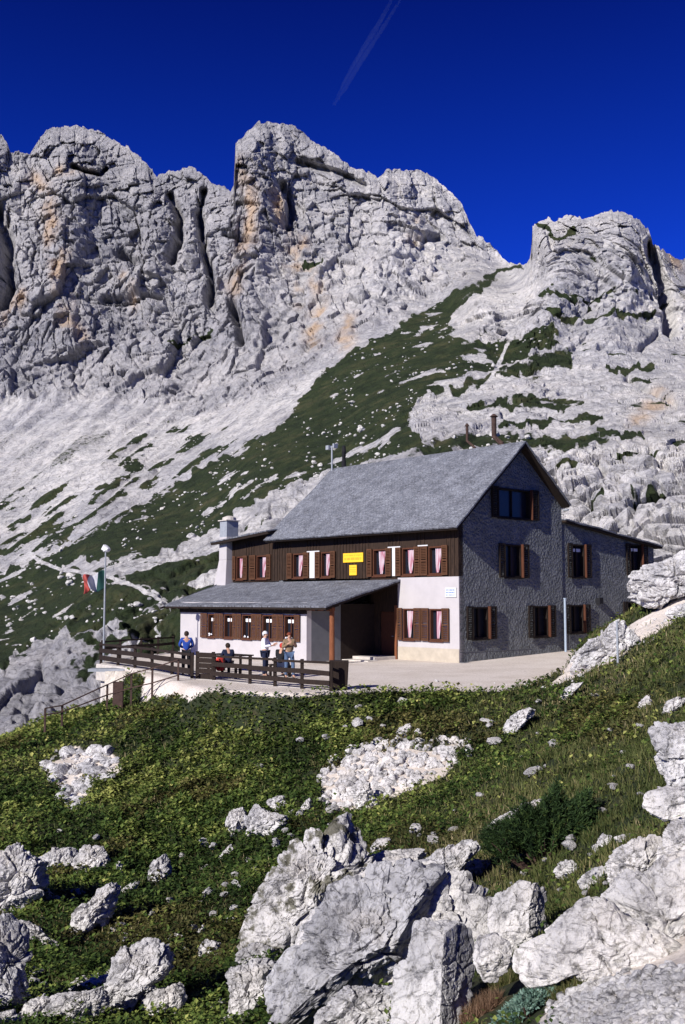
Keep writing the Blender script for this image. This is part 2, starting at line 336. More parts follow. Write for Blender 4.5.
# ------------------------------------------------------------------ near terrain
near = [(200,688,37.6),(200,702,36.4),(270,693,36.4),(270,704,35.4),(340,696,35.2),(340,706,34),(440,698,33.8),(540,696,33),
 (100,742,36.5),(200,750,33.5),(300,750,31.6),(400,740,31),(480,740,29.5),(560,730,28.5),(640,695,27),(685,655,26.5),
 (20,762,36),(60,730,39),(0,770,35.5),(110,714,39),(160,705,39.3),
 (0,800,32),(100,800,31),(200,800,30),(300,800,28.3),(400,800,26),(480,790,24),(560,780,21.5),(640,760,18.6),(685,745,16.3),
 (0,850,27.5),(100,850,27),(200,850,26.6),(300,850,25),(400,850,21.5),(480,850,19),(560,850,16.2),(620,840,14.4),(685,830,12),
 (0,900,23),(100,900,23.2),(200,900,23),(300,900,21),(400,900,17.8),(480,900,15.3),(560,900,13),(640,890,11),(685,880,10),
 (0,960,18),(100,960,18.5),(200,960,18.6),(300,960,16.6),(400,960,13.5),(500,960,11),(600,960,8.6),(685,950,7.5),
 (0,1030,13),(100,1030,14),(200,1030,14.3),(300,1030,12.8),(400,1030,10.5),(500,1030,8.6),(600,1030,6.8),(685,1030,6),
 (685,600,35),(640,634,35),(685,640,28.5),(720,570,41),(800,560,40),(800,650,24),(800,760,14),(800,900,9)]
pts = [tuple(at(a, b, d)) for a, b, d in near]
pts += [(0,0,1.15),(-3,0,.6),(4,0,1.6),(-9,0,-.6),(-16,5,-2.2),(-18,-6,-.5),(12,-4,3),(14,8,3.2),(22,12,5),(24,26,5),(20,38,5.2),(30,50,4.5),(20,64,4),(28,70,3.5),
        (-16,46,-4.3),(-20,36,-4.6),(-15,56,-7),(-22,60,-10),(-32,50,-11),(-30,30,-6.5),(-34,10,-5),(-22,20,-4.2),(-11.4,46.8,-2.5)]
pts += [tuple(hw(a, b, z)) for a, b, z in ((0,0,0),(6,-8,-.15),(0,-10,-.12),(-6,-9,-.06),(-5,-3,0),(8,4,0),(15,3,-.1),(0,9,.3),(-2,5,.12),(-3.5,12,.9),(0,13.5,1.7),(-1,17,3.2),(8,16,2.5),(16,14,1.5),(22,4,-2),(22,-4,-3),(26,10,-4))]
pts = np.array(pts)
gx = np.arange(-44, 44.01, .14); gy = np.concatenate([np.arange(-6, 4, .2), np.arange(4, 20, .1), np.arange(20, 66, .14)])
GX, GY = np.meshgrid(gx, gy); Q = np.stack([GX.ravel(), GY.ravel()], 1)
cgx = np.linspace(-44, 44, 150); cgy = np.linspace(-6, 66, 130); CX, CY = np.meshgrid(cgx, cgy)
cz = tps(pts[:, :2], pts[:, 2], np.stack([CX.ravel(), CY.ravel()], 1), .3).reshape(CX.shape)
def bil(xs, ys, Zg, x, y):
    i = np.clip(np.searchsorted(xs, x) - 1, 0, len(xs) - 2); j = np.clip(np.searchsorted(ys, y) - 1, 0, len(ys) - 2)
    fx = np.clip((x - xs[i]) / (xs[i + 1] - xs[i]), 0, 1); fy = np.clip((y - ys[j]) / (ys[j + 1] - ys[j]), 0, 1)
    return (Zg[j, i] * (1 - fx) + Zg[j, i + 1] * fx) * (1 - fy) + (Zg[j + 1, i] * (1 - fx) + Zg[j + 1, i + 1] * fx) * fy
GZ = bil(cgx, cgy, cz, Q[:, 0], Q[:, 1]).reshape(GX.shape)
# the levelled yard and terrace
yard = [onz(202, 688, -.12)[:2], onz(270, 692, -.12)[:2], onz(345, 692, -.12)[:2], onz(440, 688.5, -.05)[:2], onz(500, 688, 0)[:2], onz(548, 684, 0)[:2], onz(575, 668, .1)[:2], hw(-2.4, 8.0)[:2], hw(-1.2, 10.5)[:2], hw(0.5, 12.5)[:2], hw(10, 12)[:2], hw(18, 6)[:2], hw(18.3, -4)[:2], hw(13.2, -10.4)[:2], onz(140, 672, -.12)[:2]]
sd = poly_sd(yard, GX, GY)
la = (GX - C[0]) * U_[0] + (GY - C[1]) * U_[1]; lb = (GX - C[0]) * V_[0] + (GY - C[1]) * V_[1]
zy = np.where(lb > 0, lb * .035, lb * .012) 
zy = np.clip(zy, -.14, .42)
wy = sstep(-.9, .15, sd)
GPX, GPY = project(np.stack([GX, GY, GZ], -1))
N3 = np.stack([GX.ravel(), GY.ravel(), np.zeros(GX.size)], 1)
rough = (fbm(N3 / 5.0, 4, 3) * .55 + fbm(N3 / 1.3, 4, 8) * .26).reshape(GX.shape)
GZ = GZ * (1 - wy) + zy * wy + rough * (1 - wy)
GPX, GPY = project(np.stack([GX, GY, GZ], -1))
def gz(x, y): return bil(gx, gy, GZ, np.asarray(x, float), np.asarray(y, float))
gravel_px = [[(150,668),(205,680),(205,694),(165,697),(140,702)],[(540,1040),(545,1005),(570,985),(600,965),(640,930),(660,895),(740,860),(740,1080)],
             [(548,688),(590,672),(640,645),(690,612),(720,600),(720,585),(680,592),(640,622),(600,650),(570,660)], [(45,765),(75,748),(115,755),(118,772),(90,785),(78,812),(60,790)],
             [(325,775),(350,755),(470,742),(440,775),(370,812),(326,806)]]
wob = (fbm(N3 / 1.5, 4, 21) * 14).reshape(GX.shape)
gm = sstep(-.35, .25, sd + wob * .03)
for g in gravel_px: gm = np.maximum(gm, sstep(-5, 5, poly_sd(g, GPX, GPY) + wob * 1.2))
gm[(GPY < 600) & (GY < 3)] = 0
ny, nx = GX.shape
idx = np.arange(nx * ny).reshape(ny, nx)
Fq = np.stack([idx[:-1, :-1], idx[:-1, 1:], idx[1:, 1:], idx[1:, :-1]], -1).reshape(-1, 4)
ter = npmesh("ground", np.stack([GX, GY, GZ], -1).reshape(-1, 3), Fq, M['terrain'], smooth=True, attrs={"gravel": gm})
tag(ter, "grassy mountain slope and pale gravel yard around the hut", kind="structure")
def hit(px, py, y0=3.0):
    d = ray(px, py); ys = np.arange(y0, 64, .05); t = ys / d[1]; X = d[0] * t; Z = CZ + d[2] * t
    below = Z < gz(X, ys)
    k = int(np.argmax(below)) if below.any() else len(ys) - 1
    return ys[k]
base = MB(); base.poly([(-6000, -6000, -16), (6000, -6000, -16), (6000, 6000, -16), (-6000, 6000, -16)])
tag(base.build("valley_floor", M['terrain']), "rough valley floor far below the hut", kind="structure")

# ------------------------------------------------------------------ mountain sheet
sil = [(-170,150),(-120,118),(-60,140),(-20,128),(0,134),(6,140),(11,151),(30,153),(40,138),(47,130),(60,127),(78,127),(95,130),(110,137),(125,145),(137,155),(150,166),(158,176),(163,176),(170,170),(185,168),(196,170),(206,174),(212,182),(222,187),(231,190),(234,184),(233,170),(231,155),(234,142),(246,134),(255,126),(262,122),(272,121),(285,124),(300,130),(312,140),(330,152),(350,166),(372,174),(378,178),(386,170),(398,170),(408,169),(420,171),(436,180),(450,190),(462,204),(470,222),(476,234),(490,242),(500,254),(506,260),(518,264),(527,263),(530,258),(532,240),(530,228),(535,222),(548,217),(555,222),(565,215),(575,214),(583,220),(592,216),(603,211),(612,211),(630,214),(640,221),(647,228),(654,244),(664,252),(675,258),(685,260),(720,262),(760,240),(820,225),(860,220)]
cx = np.linspace(-165, 850, 1050); sx = np.array([p[0] for p in sil], float); sy = np.array([p[1] for p in sil], float)
for i in range(1, len(sx)):
    if sx[i] <= sx[i - 1]: sx[i] = sx[i - 1] + .4
top = np.interp(cx, sx, sy)
z0 = np.zeros_like(cx)
top += fbm(np.stack([cx / 22, z0, z0], 1), 3, 5) * 6 + fbm(np.stack([cx / 5, z0 + 4, z0], 1), 3, 6) * 3.5 + blocks(np.stack([cx / 7, z0, z0], 1), 3, .4)[0] * 3
bot = np.interp(cx, [-165, 0, 120, 180, 240, 860], [800, 790, 760, 720, 690, 690])
nr = 640
tt = np.linspace(0, 1, nr)[:, None]
kw_ = np.exp(-np.linspace(-2.5, 2.5, 71) ** 2); kw_ /= kw_.sum(); tsm = np.convolve(np.pad(top, 35, mode='edge'), kw_, mode='valid')
PY = tsm[None] + (bot - tsm)[None] * tt + (top - tsm)[None] * np.clip(1 - tt / .16, 0, 1) ** 2; PX = np.repeat(cx[None], nr, 0)
ctrl = [(0,135,255),(-160,150,260),(-160,300,240),(-160,450,190),(-160,600,120),(-160,790,62),(60,127,262),(110,200,250),(0,230,248),(0,300,238),(60,330,232),(0,420,212),(100,400,210),(50,480,172),(100,470,168),(0,520,160),(0,565,140),(60,560,132),(0,605,122),(0,650,100),(60,640,96),(120,600,98),(0,700,84),(60,700,82),(0,750,72),(100,700,78),(100,760,66),(130,650,88),(190,700,72),
 (160,560,112),(200,600,92),(200,540,118),(150,500,150),(200,500,138),(200,440,176),(150,420,196),(200,400,202),(200,320,226),(180,250,240),(180,170,252),(235,160,248),(300,130,258),(270,200,245),(300,250,236),(330,320,205),(330,362,182),(300,400,168),(300,450,134),(260,500,118),(300,520,108),(300,690,70),(350,460,120),(350,420,140),(400,440,112),(400,400,136),(400,350,172),(450,310,200),(510,264,240),(480,240,250),(440,200,256),(400,170,258),(400,250,236),(440,270,228),
 (520,266,215),(530,240,200),(560,216,200),(600,211,198),(640,220,196),(690,262,205),(850,220,220),(455,330,172),(480,300,180),(500,345,162),(560,350,156),(540,300,174),(600,300,174),(640,320,172),(690,340,168),(450,400,128),(520,400,126),(600,400,122),(690,400,118),(520,450,102),(580,450,96),(650,440,96),(600,480,84),(640,500,76),(560,520,76),(660,545,66),(690,520,68),(850,480,70),(850,350,140),(500,600,66),(690,690,58),(850,690,50),(400,690,66)]
cp = np.array(ctrl, float)
LD = tps(cp[:, :2] / 100, np.log(cp[:, 2]), np.stack([PX.ravel(), PY.ravel()], 1) / 100, .002).reshape(PX.shape)
D0 = np.exp(LD)
# regions (on the mountain face)
W0 = np.stack([PX.ravel() / 14, PY.ravel() / 14, np.zeros(PX.size)], 1)
wn = fbm(W0, 4, 31).reshape(PX.shape) * 16; wn2 = fbm(W0 * .35 + 9, 3, 33).reshape(PX.shape) * 22
SX = PX + wn; SY = PY + fbm(W0 + 50, 4, 37).reshape(PX.shape) * 14
cliff = [(-300,-50),(900,-50),(900,300),(640,300),(540,262),(505,262),(460,288),(400,318),(330,352),(300,385),(250,400),(200,418),(150,400),(110,395),(60,402),(0,400),(-300,420)]
crag = [(450,338),(455,305),(480,285),(520,266),(528,200),(900,150),(900,470),(680,450),(560,445),(500,430),(420,440),(395,415),(430,390),(520,365),(500,352)]
green = [(522,262),(490,275),(460,290),(420,312),(385,335),(345,355),(322,375),(300,400),(280,425),(250,445),(200,468),(150,500),(110,525),(70,545),(0,575),(-200,600),(-200,680),(0,665),(60,630),(110,640),(150,640),(170,605),(150,590),(100,580),(60,568),(75,560),(140,560),(200,545),(260,530),(300,505),(340,470),(400,452),(430,445),(405,425),(420,400),(480,372),(560,352),(552,336),(500,345),(452,338),(447,325),(465,300),(505,275),(525,266)]
boul = [(540,440),(600,446),(690,440),(900,420),(900,720),(400,720),(400,480),(520,470)]
lowrock = [(-300,680),(0,665),(60,620),(90,590),(130,590),(180,600),(240,560),(330,500),(360,520),(350,740),(-300,900)]
rockup = [(120,562),(170,548),(230,520),(250,500),(330,470),(345,480),(330,520),(230,600),(170,600),(125,580)]
mc = sstep(-6, 10, poly_sd(cliff, SX, SY)); mg = sstep(-3, 3, poly_sd(green, SX, SY)); mcr = sstep(-4, 6, poly_sd(crag, SX, SY)) * (1 - mc * 0)
mb = sstep(-5, 8, poly_sd(boul, SX, SY)); ml = np.maximum(sstep(-6, 8, poly_sd(lowrock, SX, SY)), sstep(-4, 5, poly_sd(rockup, SX, SY)))
P0 = np.array([0, 0, CZ]) + ray(PX, PY) * (D0 / ray(PX, PY)[..., 1])[..., None]
PF = P0.reshape(-1, 3)
warp = np.stack([fbm(PF / 22, 3, 41), fbm(PF / 22 + 7, 3, 43), fbm(PF / 22 + 13, 3, 47)], 1)
# strata dip gently to the left
dip = np.array([[math.cos(.12), 0, math.sin(.12)], [0, 1, 0], [-math.sin(.12), 0, math.cos(.12)]])
PD = PF @ dip.T + warp * 2.6
b1, e1 = blocks(PD * [1 / 13, 1 / 18, 1 / 22], 1, 1.1); b2, e2 = blocks(PD * [1 / 4.4, 1 / 6, 1 / 4.6] + warp * .3, 2, 1.2); b3, e3 = blocks(PD * [1 / 1.7, 1 / 2.4, 1 / 1.5] + warp * .5, 3, 1.2)
r1 = fbm(PF / 28 * [1, 1, .45], 3, 51, ridged=True); r2 = fbm(PF / 3.5, 4, 53); 
sh = PX.shape
b1, b2, b3, e1, e2, e3, r1, r2 = [q.reshape(sh) for q in (b1, b2, b3, e1, e2, e3, r1, r2)]
big = np.clip(mc + mcr * .8, 0, 1)
strata = np.sin((PD[:, 2] / 1.9 + fbm(PD / 9, 2, 61) * 3)).reshape(sh)
disp = big * (b1 * 2.8 - r1 * .8) + (big * 1.0 + .10) * b2 * 1.5 + (.25 + .75 * big + .7 * mcr * (1 - mc)) * b3 * .65 + r2 * (.2 + .5 * mcr * (1 - mc)) * (.5 + big * .5) + strata * .10 * big
disp += big * (np.where(e2 < .10, (.10 - e2) * 4, 0) + np.where(e1 < .05, (.05 - e1) * 14, 0))
bb1, be1 = [q.reshape(sh) for q in blocks(PF * [1 / 4.4, 1 / 6.5, 1 / 3.8] + warp * .6, 7, 1.0)]; bb2, be2 = [q.reshape(sh) for q in blocks(PF / 1.5 + warp, 8, 1.0)]
disp += mb * (1 - big) * (bb1 * 2.6 + bb2 * 1.3 + np.where(be1 < .2, (.2 - be1) * 8, 0) + np.where(be2 < .15, (.15 - be2) * 4, 0)) * 1.0
disp += ml * (1 - big) * (bb1 * 2.3 + bb2 * .9 + np.where(be1 < .14, (.14 - be1) * 6, 0) + np.where(be2 < .12, (.12 - be2) * 2.5, 0))
# scree: gullies running down to the left
ang = (PX * .62 + PY * .78); acr = (PX * .62 - PY * .0 + PY * .80)
gul = fbm(np.stack([(PX * .60 + PY * .80).ravel() / 8, (PX * .8 - PY * .6).ravel() / 80, z0[0] + np.zeros(PX.size)], 1), 4, 71).reshape(sh)
scree = (1 - big) * (1 - mg) * (1 - mb) * (1 - ml)
cl_ = fbm(PF / 2.2, 3, 111).reshape(sh); disp -= mg * np.clip(cl_, 0, 1) * 1.6 + mg * np.clip(fbm(PF / 7, 3, 113).reshape(sh), 0, 1) * 1.8
disp += scree * gul * 5.0 * np.clip(D0 / 150, .5, 1)
# clefts and overhangs of this mountain
for pl, w, dp in (([(170,196),(178,215),(180,240),(172,262)],3.5,8),([(204,192),(200,215),(204,250),(212,278),(208,300)],3.2,8),([(232,308),(240,325),(242,345)],4,9),([(-5,210),(6,240),(8,280),(0,300)],7,10),([(72,166),(84,172),(98,174),(106,168)],2.2,7),([(650,245),(658,275),(668,305),(672,330)],5,15),([(628,378),(650,392),(676,402)],3,7),([(283,185),(292,205),(288,225)],4,7),([(298,160),(345,176),(365,185)],3,6),([(560,395),(580,390),(610,392)],2,4),([(395,232),(420,240),(440,236)],2.5,5),([(225,236),(260,250)],2,4),([(150,480),(158,470)],2,2),([(120,250),(140,262)],4,6),([(105,300),(135,298),(160,300)],3,5),([(660,330),(640,350),(600,352)],2.5,5)):
    disp += dp * np.exp(-(line_d(pl, PX + wn * .25, PY + wn2 * .2) / w) ** 2)
# buttresses
for pl, w, dp in (([(140,180),(160,230),(150,300)],16,7),([(250,150),(262,230),(250,330)],18,9),([(190,215),(192,260)],8,6),([(380,185),(400,240),(380,290)],22,8),([(545,230),(560,290),(540,340)],22,8),([(620,230),(625,300),(610,340)],22,9),([(60,150),(70,230),(60,320)],24,8)):
    disp -= .55 * dp * np.exp(-(line_d(pl, PX + wn * .5, PY) / w) ** 2)
edge = sstep(0, .03, tt + 0 * PX)
gi = np.gradient(P0, axis=1); gj = np.gradient(P0, axis=0); NN = np.cross(gi, gj); NN /= np.linalg.norm(NN, axis=-1)[..., None] + 1e-9
NN *= np.where((NN * ray(PX, PY)).sum(-1) > 0, -1, 1)[..., None]      # towards the valley
RD = ray(PX, PY); RD /= np.linalg.norm(RD, axis=-1)[..., None]; cg = np.abs((NN * RD).sum(-1)); ND = -NN * .5 + RD * .5; disp *= np.maximum(.35 + .65 * sstep(.12, .5, cg), .75 * mb)
dB = disp.copy()
for _ in range(2):
    pd_ = np.pad(dB, 1, mode='edge'); dB = (pd_[:-2, 1:-1] + pd_[2:, 1:-1] + pd_[1:-1, :-2] + pd_[1:-1, 2:] + 2 * dB) / 6
wB = np.clip(1.15 - sstep(.25, .75, cg), .25, 1) * (1 - .85 * mb) * (1 - .55 * mcr); disp = disp * (1 - wB) + dB * wB
e_nd = sstep(.02, .16, tt + 0 * PX)[..., None]; ND = ND * e_nd + RD * (1 - e_nd); disp += fbm(PF / 1.3, 4, 57).reshape(sh) * (.12 + .22 * big); bv, ev = [q.reshape(sh) for q in blocks(PD * [1 / 3.2, 1 / 4, 1 / 12.] + warp * .2, 19, 1.1)]; disp += np.clip(mc + .15 * mcr, 0, 1) * (bv * 1.15 + np.where(ev < .08, (.08 - ev) * 6, 0))
Pm = P0 + ND * (disp * (.35 + .65 * edge))[..., None]
# colour attributes: what the surface is
vegn = fbm(PF / 6, 5, 81, .6).reshape(sh); vegl = fbm(PF / 22, 3, 83).reshape(sh)
veg = mg * (.96 - .9 * sstep(.10, .32, vegn + .25 * vegl)) 
veg = np.maximum(veg, scree * sstep(.03, .28, -gul + vegn * .9 + .07) * sstep(400, 440, PY) * .85 * (1 - .5 * (1 - sstep(0, 60, poly_sd(green, PX, PY + 40) + 60))))
lowpatch = sstep(.02, .22, vegn * 1.0 + vegl * .8)
veg = np.maximum(veg, ml * (1 - mg) * lowpatch * .9 * sstep(800, 600, PY)); veg *= 1 - sstep(-3, 3, poly_sd(rockup, SX, SY)) * (1 - lowpatch)
ledge = sstep(.25, .45, b2) * sstep(.0, .25, vegn)
veg = np.maximum(veg, mcr * ledge * .7)
for pl, w in (([(300,268),(320,265)],3),([(470,408),(520,402),(560,408)],4),([(600,430),(640,436)],3.5),([(560,470),(585,466)],3.5),([(640,500),(665,494)],4),([(500,425),(530,428)],3),([(610,372),(650,366)],2.5),([(540,300),(575,306),(610,300)],1.8),([(455,392),(480,380),(520,370),(570,360)],5),([(560,325),(600,322),(650,318)],2.5),([(440,445),(500,440),(560,442),(600,440)],7),([(620,458),(660,452)],5),([(590,500),(600,496)],4),([(530,215),(560,240),(575,230)],3),([(400,447),(450,452)],5),([(600,415),(560,422),(520,425)],3),([(210,330),(170,345)],2)):
    veg = np.maximum(veg, np.exp(-(line_d(pl, SX, SY) / w) ** 2) * 1.0)
trail = np.exp(-(line_d([(28,552),(40,562),(62,570),(95,574),(120,581),(145,592),(165,600)], PX + wn * .08, PY) / 1.8) ** 4)
trail2 = np.exp(-(line_d([(508,345),(500,362),(492,378),(480,390)], PX + wn * .2, PY) / 2.2) ** 4)
trail = np.maximum(trail, trail2 * .9); veg *= 1 - trail
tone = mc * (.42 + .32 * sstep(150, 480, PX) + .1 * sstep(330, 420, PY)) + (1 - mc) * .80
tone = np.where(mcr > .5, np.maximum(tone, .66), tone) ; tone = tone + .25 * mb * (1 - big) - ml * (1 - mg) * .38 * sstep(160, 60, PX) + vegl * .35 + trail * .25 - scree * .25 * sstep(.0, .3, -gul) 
och = 0
for pl, w in (([(36,180),(52,215),(60,260),(66,310)],9),([(62,172),(95,182)],8),([(236,165),(250,215),(248,255),(236,290)],9),([(276,200),(290,240),(300,300)],7),([(128,280),(132,300)],6),([(300,240),(320,300),(310,340)],8),([(415,215),(412,250)],6),([(0,320),(20,300)],8),([(350,320),(345,345)],9),([(655,250),(680,262)],8),([(640,420),(660,400)],10),([(70,330),(80,340)],8)):
    och = np.maximum(och, np.exp(-(line_d(pl, PX + wn * .6, PY + wn2 * .4) / w) ** 2))
och = och * sstep(-.22, .25, fbm(PF / [5, 5, 16], 4, 91).reshape(sh))
# back of the ridge so the massif is solid
back = []
for k, (db, dz) in enumerate(((4, -1.0), (14, -9), (45, -60), (90, -150))):
    q = Pm[0].copy(); dirn = ray(cx, top); dirn = dirn / np.linalg.norm(dirn[:, :2], axis=1)[:, None]; q[:, :2] += dirn[:, :2] * db; q[:, 2] += dz; back.append(q)
allP = np.concatenate([np.array(back[::-1]), Pm], 0); nb = len(back)
def padt(a): return np.concatenate([np.repeat(a[:1], nb, 0), a], 0)
ny_, nx_ = allP.shape[:2]; idx = np.arange(nx_ * ny_).reshape(ny_, nx_)
Fm = np.stack([idx[:-1, :-1], idx[1:, :-1], idx[1:, 1:], idx[:-1, 1:]], -1).reshape(-1, 4)
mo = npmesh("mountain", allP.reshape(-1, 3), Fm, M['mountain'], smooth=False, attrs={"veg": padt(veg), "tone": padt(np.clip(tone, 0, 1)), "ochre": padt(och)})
tag(mo, "pale limestone cliffs with scree and green hillside behind the hut", kind="structure")

# loose boulders over the far hillside: more than anyone could count
def ico(sub):
    bm = bmesh.new(); bmesh.ops.create_icosphere(bm, subdivisions=sub, radius=1); V = np.array([v.co for v in bm.verts], f32); Fc = np.array([[v.index for v in f.verts] for f in bm.faces], np.int32); bm.free(); return V, Fc
ICO = {k: ico(k) for k in (1, 2, 3, 4, 5, 6)}
def stone_shape(sub, seed, squash=(1, 1, .7)):
    V, Fc = ICO[sub]; rs = np.random.RandomState(seed); V = V.copy()
    for _ in range(9):
        n = rs.normal(size=3); n /= np.linalg.norm(n); d = rs.uniform(.55, .85); s = V @ n - d; V -= np.where(s > 0, s, 0)[:, None] * n
    V *= (1 + .25 * fbm(V * 1.7 + seed, 3, seed))[:, None]
    return V * np.array(squash), Fc
variants = [stone_shape(2, 100 + k) for k in range(8)]
def scatter_stones(name, pos, size, mat, label, sink=.25, **kw):
    Vs = []; Fs = []; off = 0
    for i, (p, s) in enumerate(zip(pos, size)):
        V, Fc = variants[i % 8]; a = RNG.uniform(0, 6.28); ca, sa = math.cos(a), math.sin(a); R = np.array([[ca, -sa, 0], [sa, ca, 0], [0, 0, 1]])
        tl = RNG.uniform(-.5, .5); R = R @ np.array([[1, 0, 0], [0, math.cos(tl), -math.sin(tl)], [0, math.sin(tl), math.cos(tl)]])
        Vs.append((V * s * RNG.uniform(.7, 1.3, 3)) @ R.T + p + np.array([0, 0, s * (.5 - sink)])); Fs.append(Fc + off); off += len(V)
    o = npmesh(name, np.concatenate(Vs), np.concatenate(Fs), mat, smooth=False); tag(o, label, kind="stuff"); return o
sel = np.where((np.maximum(mg, scree) > .6) & (PX > -60) & (PX < 740) & (veg > .2) & (PY > 300))
k = RNG.choice(len(sel[0]), 1700, replace=False); j, i = sel[0][k], sel[1][k]; cl = fbm(np.stack([PX[j, i] / 30, PY[j, i] / 20, 0 * PX[j, i]], 1), 3, 99); keep = cl > -.02
j, i = j[keep], i[keep]
scatter_stones("scree", Pm[j, i], np.clip(RNG.lognormal(-1.85, .5, len(j)), .08, .6), M['stone_far'], "white stones strewn over the green hillside")

# ------------------------------------------------------------------ the hut
hut = empty("mountain_hut", tuple(C), HROT)
tag(hut, "two storey mountain hut with grey shingle roof, white walls and dark timber cladding", "mountain hut")
# local coordinates are (b, a, z)
def holed_wall(name, mat, axis, pos, th, s0, s1, z0, z1, holes, clips=(), parent=hut):
    """upright wall in the local frame; axis 'a' runs along the facade (normal -b), 'b' along the gable (normal -a). th>0 goes inward"""
    us = sorted({s0, s1, *[h[0] for h in holes], *[h[1] for h in holes]}); zs = sorted({z0, z1, *[h[2] for h in holes], *[h[3] for h in holes]})
    m = MB()
    def P(s, d, z): return (pos + d, s, z) if axis == 'a' else (s, pos + d, z)
    def inh(s, z): return any(h[0] < s < h[1] and h[2] < z < h[3] for h in holes)
    for i in range(len(us) - 1):
        for j in range(len(zs) - 1):
            if inh((us[i] + us[i + 1]) / 2, (zs[j] + zs[j + 1]) / 2): continue
            for d in (0, th): m.poly([P(us[i], d, zs[j]), P(us[i + 1], d, zs[j]), P(us[i + 1], d, zs[j + 1]), P(us[i], d, zs[j + 1])])
    for r in list(holes) + [(s0, s1, z0, z1)]:
        a, b, c, d = r
        for p, q in (((a, c), (b, c)), ((b, c), (b, d)), ((b, d), (a, d)), ((a, d), (a, c))): m.poly([P(p[0], 0, p[1]), P(q[0], 0, q[1]), P(q[0], th, q[1]), P(p[0], th, p[1])])
    me = bpy.data.meshes.new(name); me.from_pydata(m.v, [], m.f); me.materials.append(mat)
    bm = bmesh.new(); bm.from_mesh(me); bmesh.ops.remove_doubles(bm, verts=bm.verts, dist=1e-4)
    for co, no in clips:
        bmesh.ops.bisect_plane(bm, geom=bm.verts[:] + bm.edges[:] + bm.faces[:], plane_co=co, plane_no=no, clear_outer=True)
    bmesh.ops.recalc_face_normals(bm, faces=bm.faces); bm.to_mesh(me); bm.free()
    o = bpy.data.objects.new(name, me); link(o); o.parent = parent; return o

def fx(px, b=0.0, py=590): return fac(px, py, b)[0]
def window(axis, pos, s0, s1, z0, z1, smat='shutter', jamb=0, left=None, right=None, cur=True, dep=.16, whitetop=False, shut_out=.13, flowers=False, bare=False):
    """opening s0..s1; left/right = outer limits of the open shutters"""
    def P(s, d, z): return (pos + d, s, z) if axis == 'a' else (s, pos + d, z)
    def bx(m, a, b, d0, d1, c, e):
        p, q = P(a, d0, c), P(b, d1, e); m.box(min(p[0], q[0]), max(p[0], q[0]), min(p[1], q[1]), max(p[1], q[1]), c, e)
    f = MB(); t = .07
    bx(f, s0, s0 + t, -.03, dep, z0, z1); bx(f, s1 - t, s1, -.03, dep, z0, z1); bx(f, s0 + t, s1 - t, -.03, dep, z1 - t, z1); bx(f, s0 - .04, s1 + .04, -.09, -.032, z0 - .07, z0 - .004); bx(f, s0 + t, s1 - t, -.03, dep, z0, z0 + t)
    bx(f, (s0 + s1) / 2 - .03, (s0 + s1) / 2 + .03, dep - .08, dep - .02, z0 + t, z1 - t)
    w = f.build("window", M['shadewood' if smat == 'shadewood' else 'frame'], hut)
    g = MB(); bx(g, s0 + t, s1 - t, dep + .002, dep + .02, z0 + t, z1 - t); g.build("pane", M['glass'], w)
    if cur:
        rows = 14; V = []; Fc = []; wd = (s1 - s0); cols = 12
        kq = random.uniform(.7, 1.35); lq = random.uniform(.10, .24) 
        for r in range(rows + 1):
            tz = r / rows; z = z0 + .1 + (z1 - z0 - .2) * tz; wv = wd * (.16 + .34 * kq * tz ** .8)
            for c in range(cols + 1):
                s = s0 + wd * lq + (wd * .22) * (1 - tz) * 1.0 + wv * c / cols if axis == 'a' else s0 + wd * .25 + wv * c / cols
                V.append(P(s, dep - .10 + .022 * math.sin(c * 2.1 + tz), z))
        for r in range(rows):
            for c in range(cols):
                q = r * (cols + 1) + c; Fc.append((q, q + 1, q + cols + 2, q + cols + 1))
        npmesh("curtain", np.array(V), np.array(Fc), M['curtain'] if cur is True else M['whitecloth'], w, smooth=True)
    if jamb:
        j_ = MB(); bx(j_, s1 - .012, s1 + .05, -jamb, -.001, z0 - .02, z1 + .02); j_.build('jamb_board', M['frame'], w)
    if whitetop:
        c = MB(); bx(c, s0 + t + .1, s1 - t - .08, dep - .06, dep - .04, z1 - .38, z1 - .22); c.build("valance", M['whitecloth'], w)
    for side in (0, 1):
        lim = (left, right)[side]
        if lim is None: continue
        a, b = (lim, s0 - .015) if side == 0 else (s1 + .015, lim)
        if abs(b - a) < .08: continue
        s = MB(); lo, hi = -.06 - shut_out * .5, -.06
        bx(s, a, a + .06, lo, hi, z0 - .03, z1 + .03); bx(s, b - .06, b, lo, hi, z0 - .03, z1 + .03); bx(s, a + .06, b - .06, lo, hi, z0 - .03, z0 + .05); bx(s, a + .06, b - .06, lo, hi, z1 - .05, z1 + .03); bx(s, a + .06, b - .06, lo, hi, (z0 + z1) / 2 - .04, (z0 + z1) / 2 + .04)
        n = 16
        for k in range(n):
            zz = z0 + .05 + (z1 - z0 - .1) * (k + .5) / n
            if abs(zz - (z0 + z1) / 2) < .05: continue
            bx(s, a + .06, b - .06, lo + .015, hi - .01, zz - .025, zz + .022)
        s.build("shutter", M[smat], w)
    if flowers:
        for _ in range(4):
            fl = MB()
            p = P(random.uniform(s0 + .15, s1 - .15), random.uniform(-.12, -.05), z0 + random.uniform(.05, .16)); fl.tube([p, (p[0], p[1], p[2] + .07)], [.05, .02], 6)
            fl.build("flower_bunch", M['whitecloth'], w)
    return w
